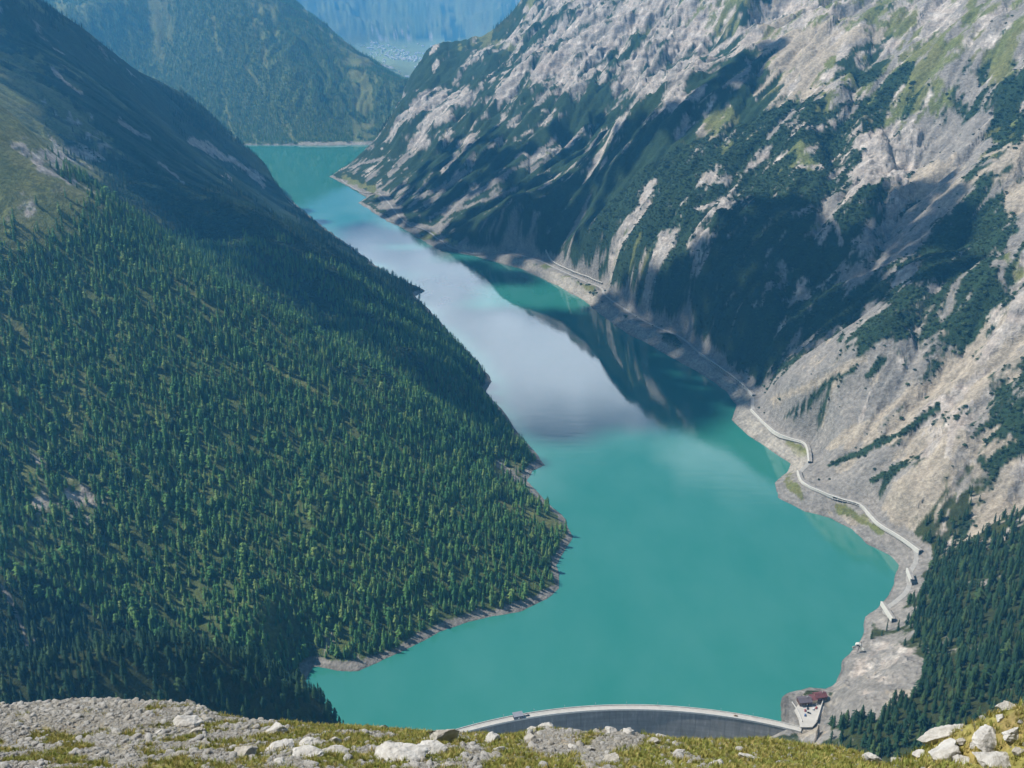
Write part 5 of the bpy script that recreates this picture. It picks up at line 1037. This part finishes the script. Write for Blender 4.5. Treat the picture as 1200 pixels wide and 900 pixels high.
for k, q in enumerate(BOULD): boulder(*q, seed=20+k*3)
# loose stones: the biggest stand alone, the rest is gravel
STV = []
for k in range(6): v, f = rock_mesh(300+k*7, 2, .62, 11, .10); STV.append((v, f))
STONES = [mesh_np('stone', v, f, M_ROCKW if k % 2 else M_ROCKG) for k, (v, f) in enumerate(STV)]
rs_ = RNG; n_ = 900000
ra, rr_ = rs_.uniform(R(-34), R(34), n_), np.sqrt(rs_.uniform(9**2, 38**2, n_)); gx_, gy_ = rr_*np.sin(ra), rr_*np.cos(ra); gz_ = fgrid(FZG, gx_, gy_); qx, qy = to_px(gx_, gy_, gz_); fgr = fgrid(FGRASS, gx_, gy_)
rim_el = np.maximum.accumulate((FZG-CAMZ)/FR, axis=0); vis_ = (gz_+.25-CAMZ)/rr_ >= fgrid(rim_el, gx_, gy_)
inn = (qx > -15) & (qx < 1215) & (qy > 790) & (qy < 925) & vis_
dens = fbm(gx_/.9, gy_/.9, 3, 871); keep_ = inn & (rs_.random(n_) < np.clip((1-fgr)*(.55+.6*dens)+.035, 0, 1))
gx_, gy_, gz_ = gx_[keep_], gy_[keep_], gz_[keep_]; gsz = np.exp(rs_.normal(math.log(.021), .62, len(gx_))).clip(.009, .15)
o_ = np.argsort(-gsz)[:240]; single = np.zeros(len(gx_), bool); single[o_] = True
for i in np.nonzero(single)[0]:
    o = link('loose_stone', STONES[int(rs_.integers(0, 6))]); o.location = (gx_[i], gy_[i], gz_[i]+gsz[i]*.15); s_ = float(gsz[i])*1.1; o.scale = (s_, s_*random.uniform(.7, 1), s_*random.uniform(.7, 1.1)); o.rotation_euler = (random.uniform(-.3, .3), random.uniform(-.3, .3), random.uniform(0, 6.28))
    q0, q1 = to_px(gx_[i], gy_[i], gz_[i]); sz = 'large' if gsz[i] > .115 else 'small'
    z_ = 'at the far left of the gravel' if q0 < 90 else 'on the gravel crest at left' if q0 < 200 and q1 < 845 else 'near the upright dark stone' if q0 < 215 else 'near the broken pale boulder' if q0 < 285 else 'among the flat white slabs' if q0 < 440 else 'by the round grey boulder' if q0 < 560 else 'in the gravel below the white mound' if q0 < 690 else 'near the rough rim boulder' if q0 < 790 else 'in the right meadow' if q0 < 1010 else 'among the rocks of the right outcrop'
    tag(o, f'{sz} loose limestone fragment {z_}', 'stone', 'loose stones in the foreground')
STONE_COLL = bpy.data.collections.new('gravel_forms')
for k, s_ in enumerate(STONES): STONE_COLL.objects.link(bpy.data.objects.new(f'gravel_form_{k}', s_))
instancer('gravel', STONE_COLL, gx_[~single], gy_[~single], gz_[~single], gsz[~single], 'grey limestone gravel strewn over the foreground')
# grass
def tuft(seed, n=16):
    rg = random.Random(seed); v, f = [], []
    for k in range(n):
        a, r_ = rg.random()*6.28, rg.random()**.5*.5; x, y = r_*math.cos(a), r_*math.sin(a); h = rg.uniform(.55, 1.1); l = rg.uniform(.15, .6); la = a+rg.gauss(0, .8); w = rg.uniform(.035, .06); px_, py_ = -math.sin(la)*w, math.cos(la)*w; b = len(v)
        v += [(x-px_,y-py_,-.1),(x+px_,y+py_,-.1),(x+l*.35*math.cos(la)+px_*.7,y+l*.35*math.sin(la)+py_*.7,h*.62),(x+l*.35*math.cos(la)-px_*.7,y+l*.35*math.sin(la)-py_*.7,h*.62),(x+l*math.cos(la),y+l*math.sin(la),h)]
        f += [(b,b+1,b+2),(b,b+2,b+3),(b+3,b+2,b+4)]
    return mesh_np('tuft', v, np.array(f), M_GRASS)
M_GRASS = leaf_mat('alpine_grass', [(0, (.18,.215,.048)), (.5, (.26,.265,.068)), (.8, (.36,.30,.095)), (1, (.45,.36,.15))], .8)
GC = bpy.data.collections.new('grass_forms')
for k in range(4): GC.objects.link(bpy.data.objects.new(f'tuft_form_{k}', tuft(k)))
n_ = 170000; ra, rr_ = rs_.uniform(R(-34), R(34), n_), np.sqrt(rs_.uniform(9**2, 38**2, n_)); hx_, hy_ = rr_*np.sin(ra), rr_*np.cos(ra); hz_ = fgrid(FZG, hx_, hy_); qx, qy = to_px(hx_, hy_, hz_)
keep_ = (qx > -15) & (qx < 1215) & (qy > 790) & (qy < 925) & ((hz_+.25-CAMZ)/rr_ >= fgrid(rim_el, hx_, hy_)) & (rs_.random(n_) < fgrid(FGRASS, hx_, hy_)*(.75+.6*fbm(hx_/.7, hy_/.7, 3, 881)))
hx_, hy_, hz_ = hx_[keep_], hy_[keep_], hz_[keep_]; instancer('grass', GC, hx_, hy_, hz_, rs_.normal(.075, .022, len(hx_)).clip(.03, .15), 'short green and golden alpine grass between the stones')
print('GRAVEL', len(gx_), 'GRASS', len(hx_))
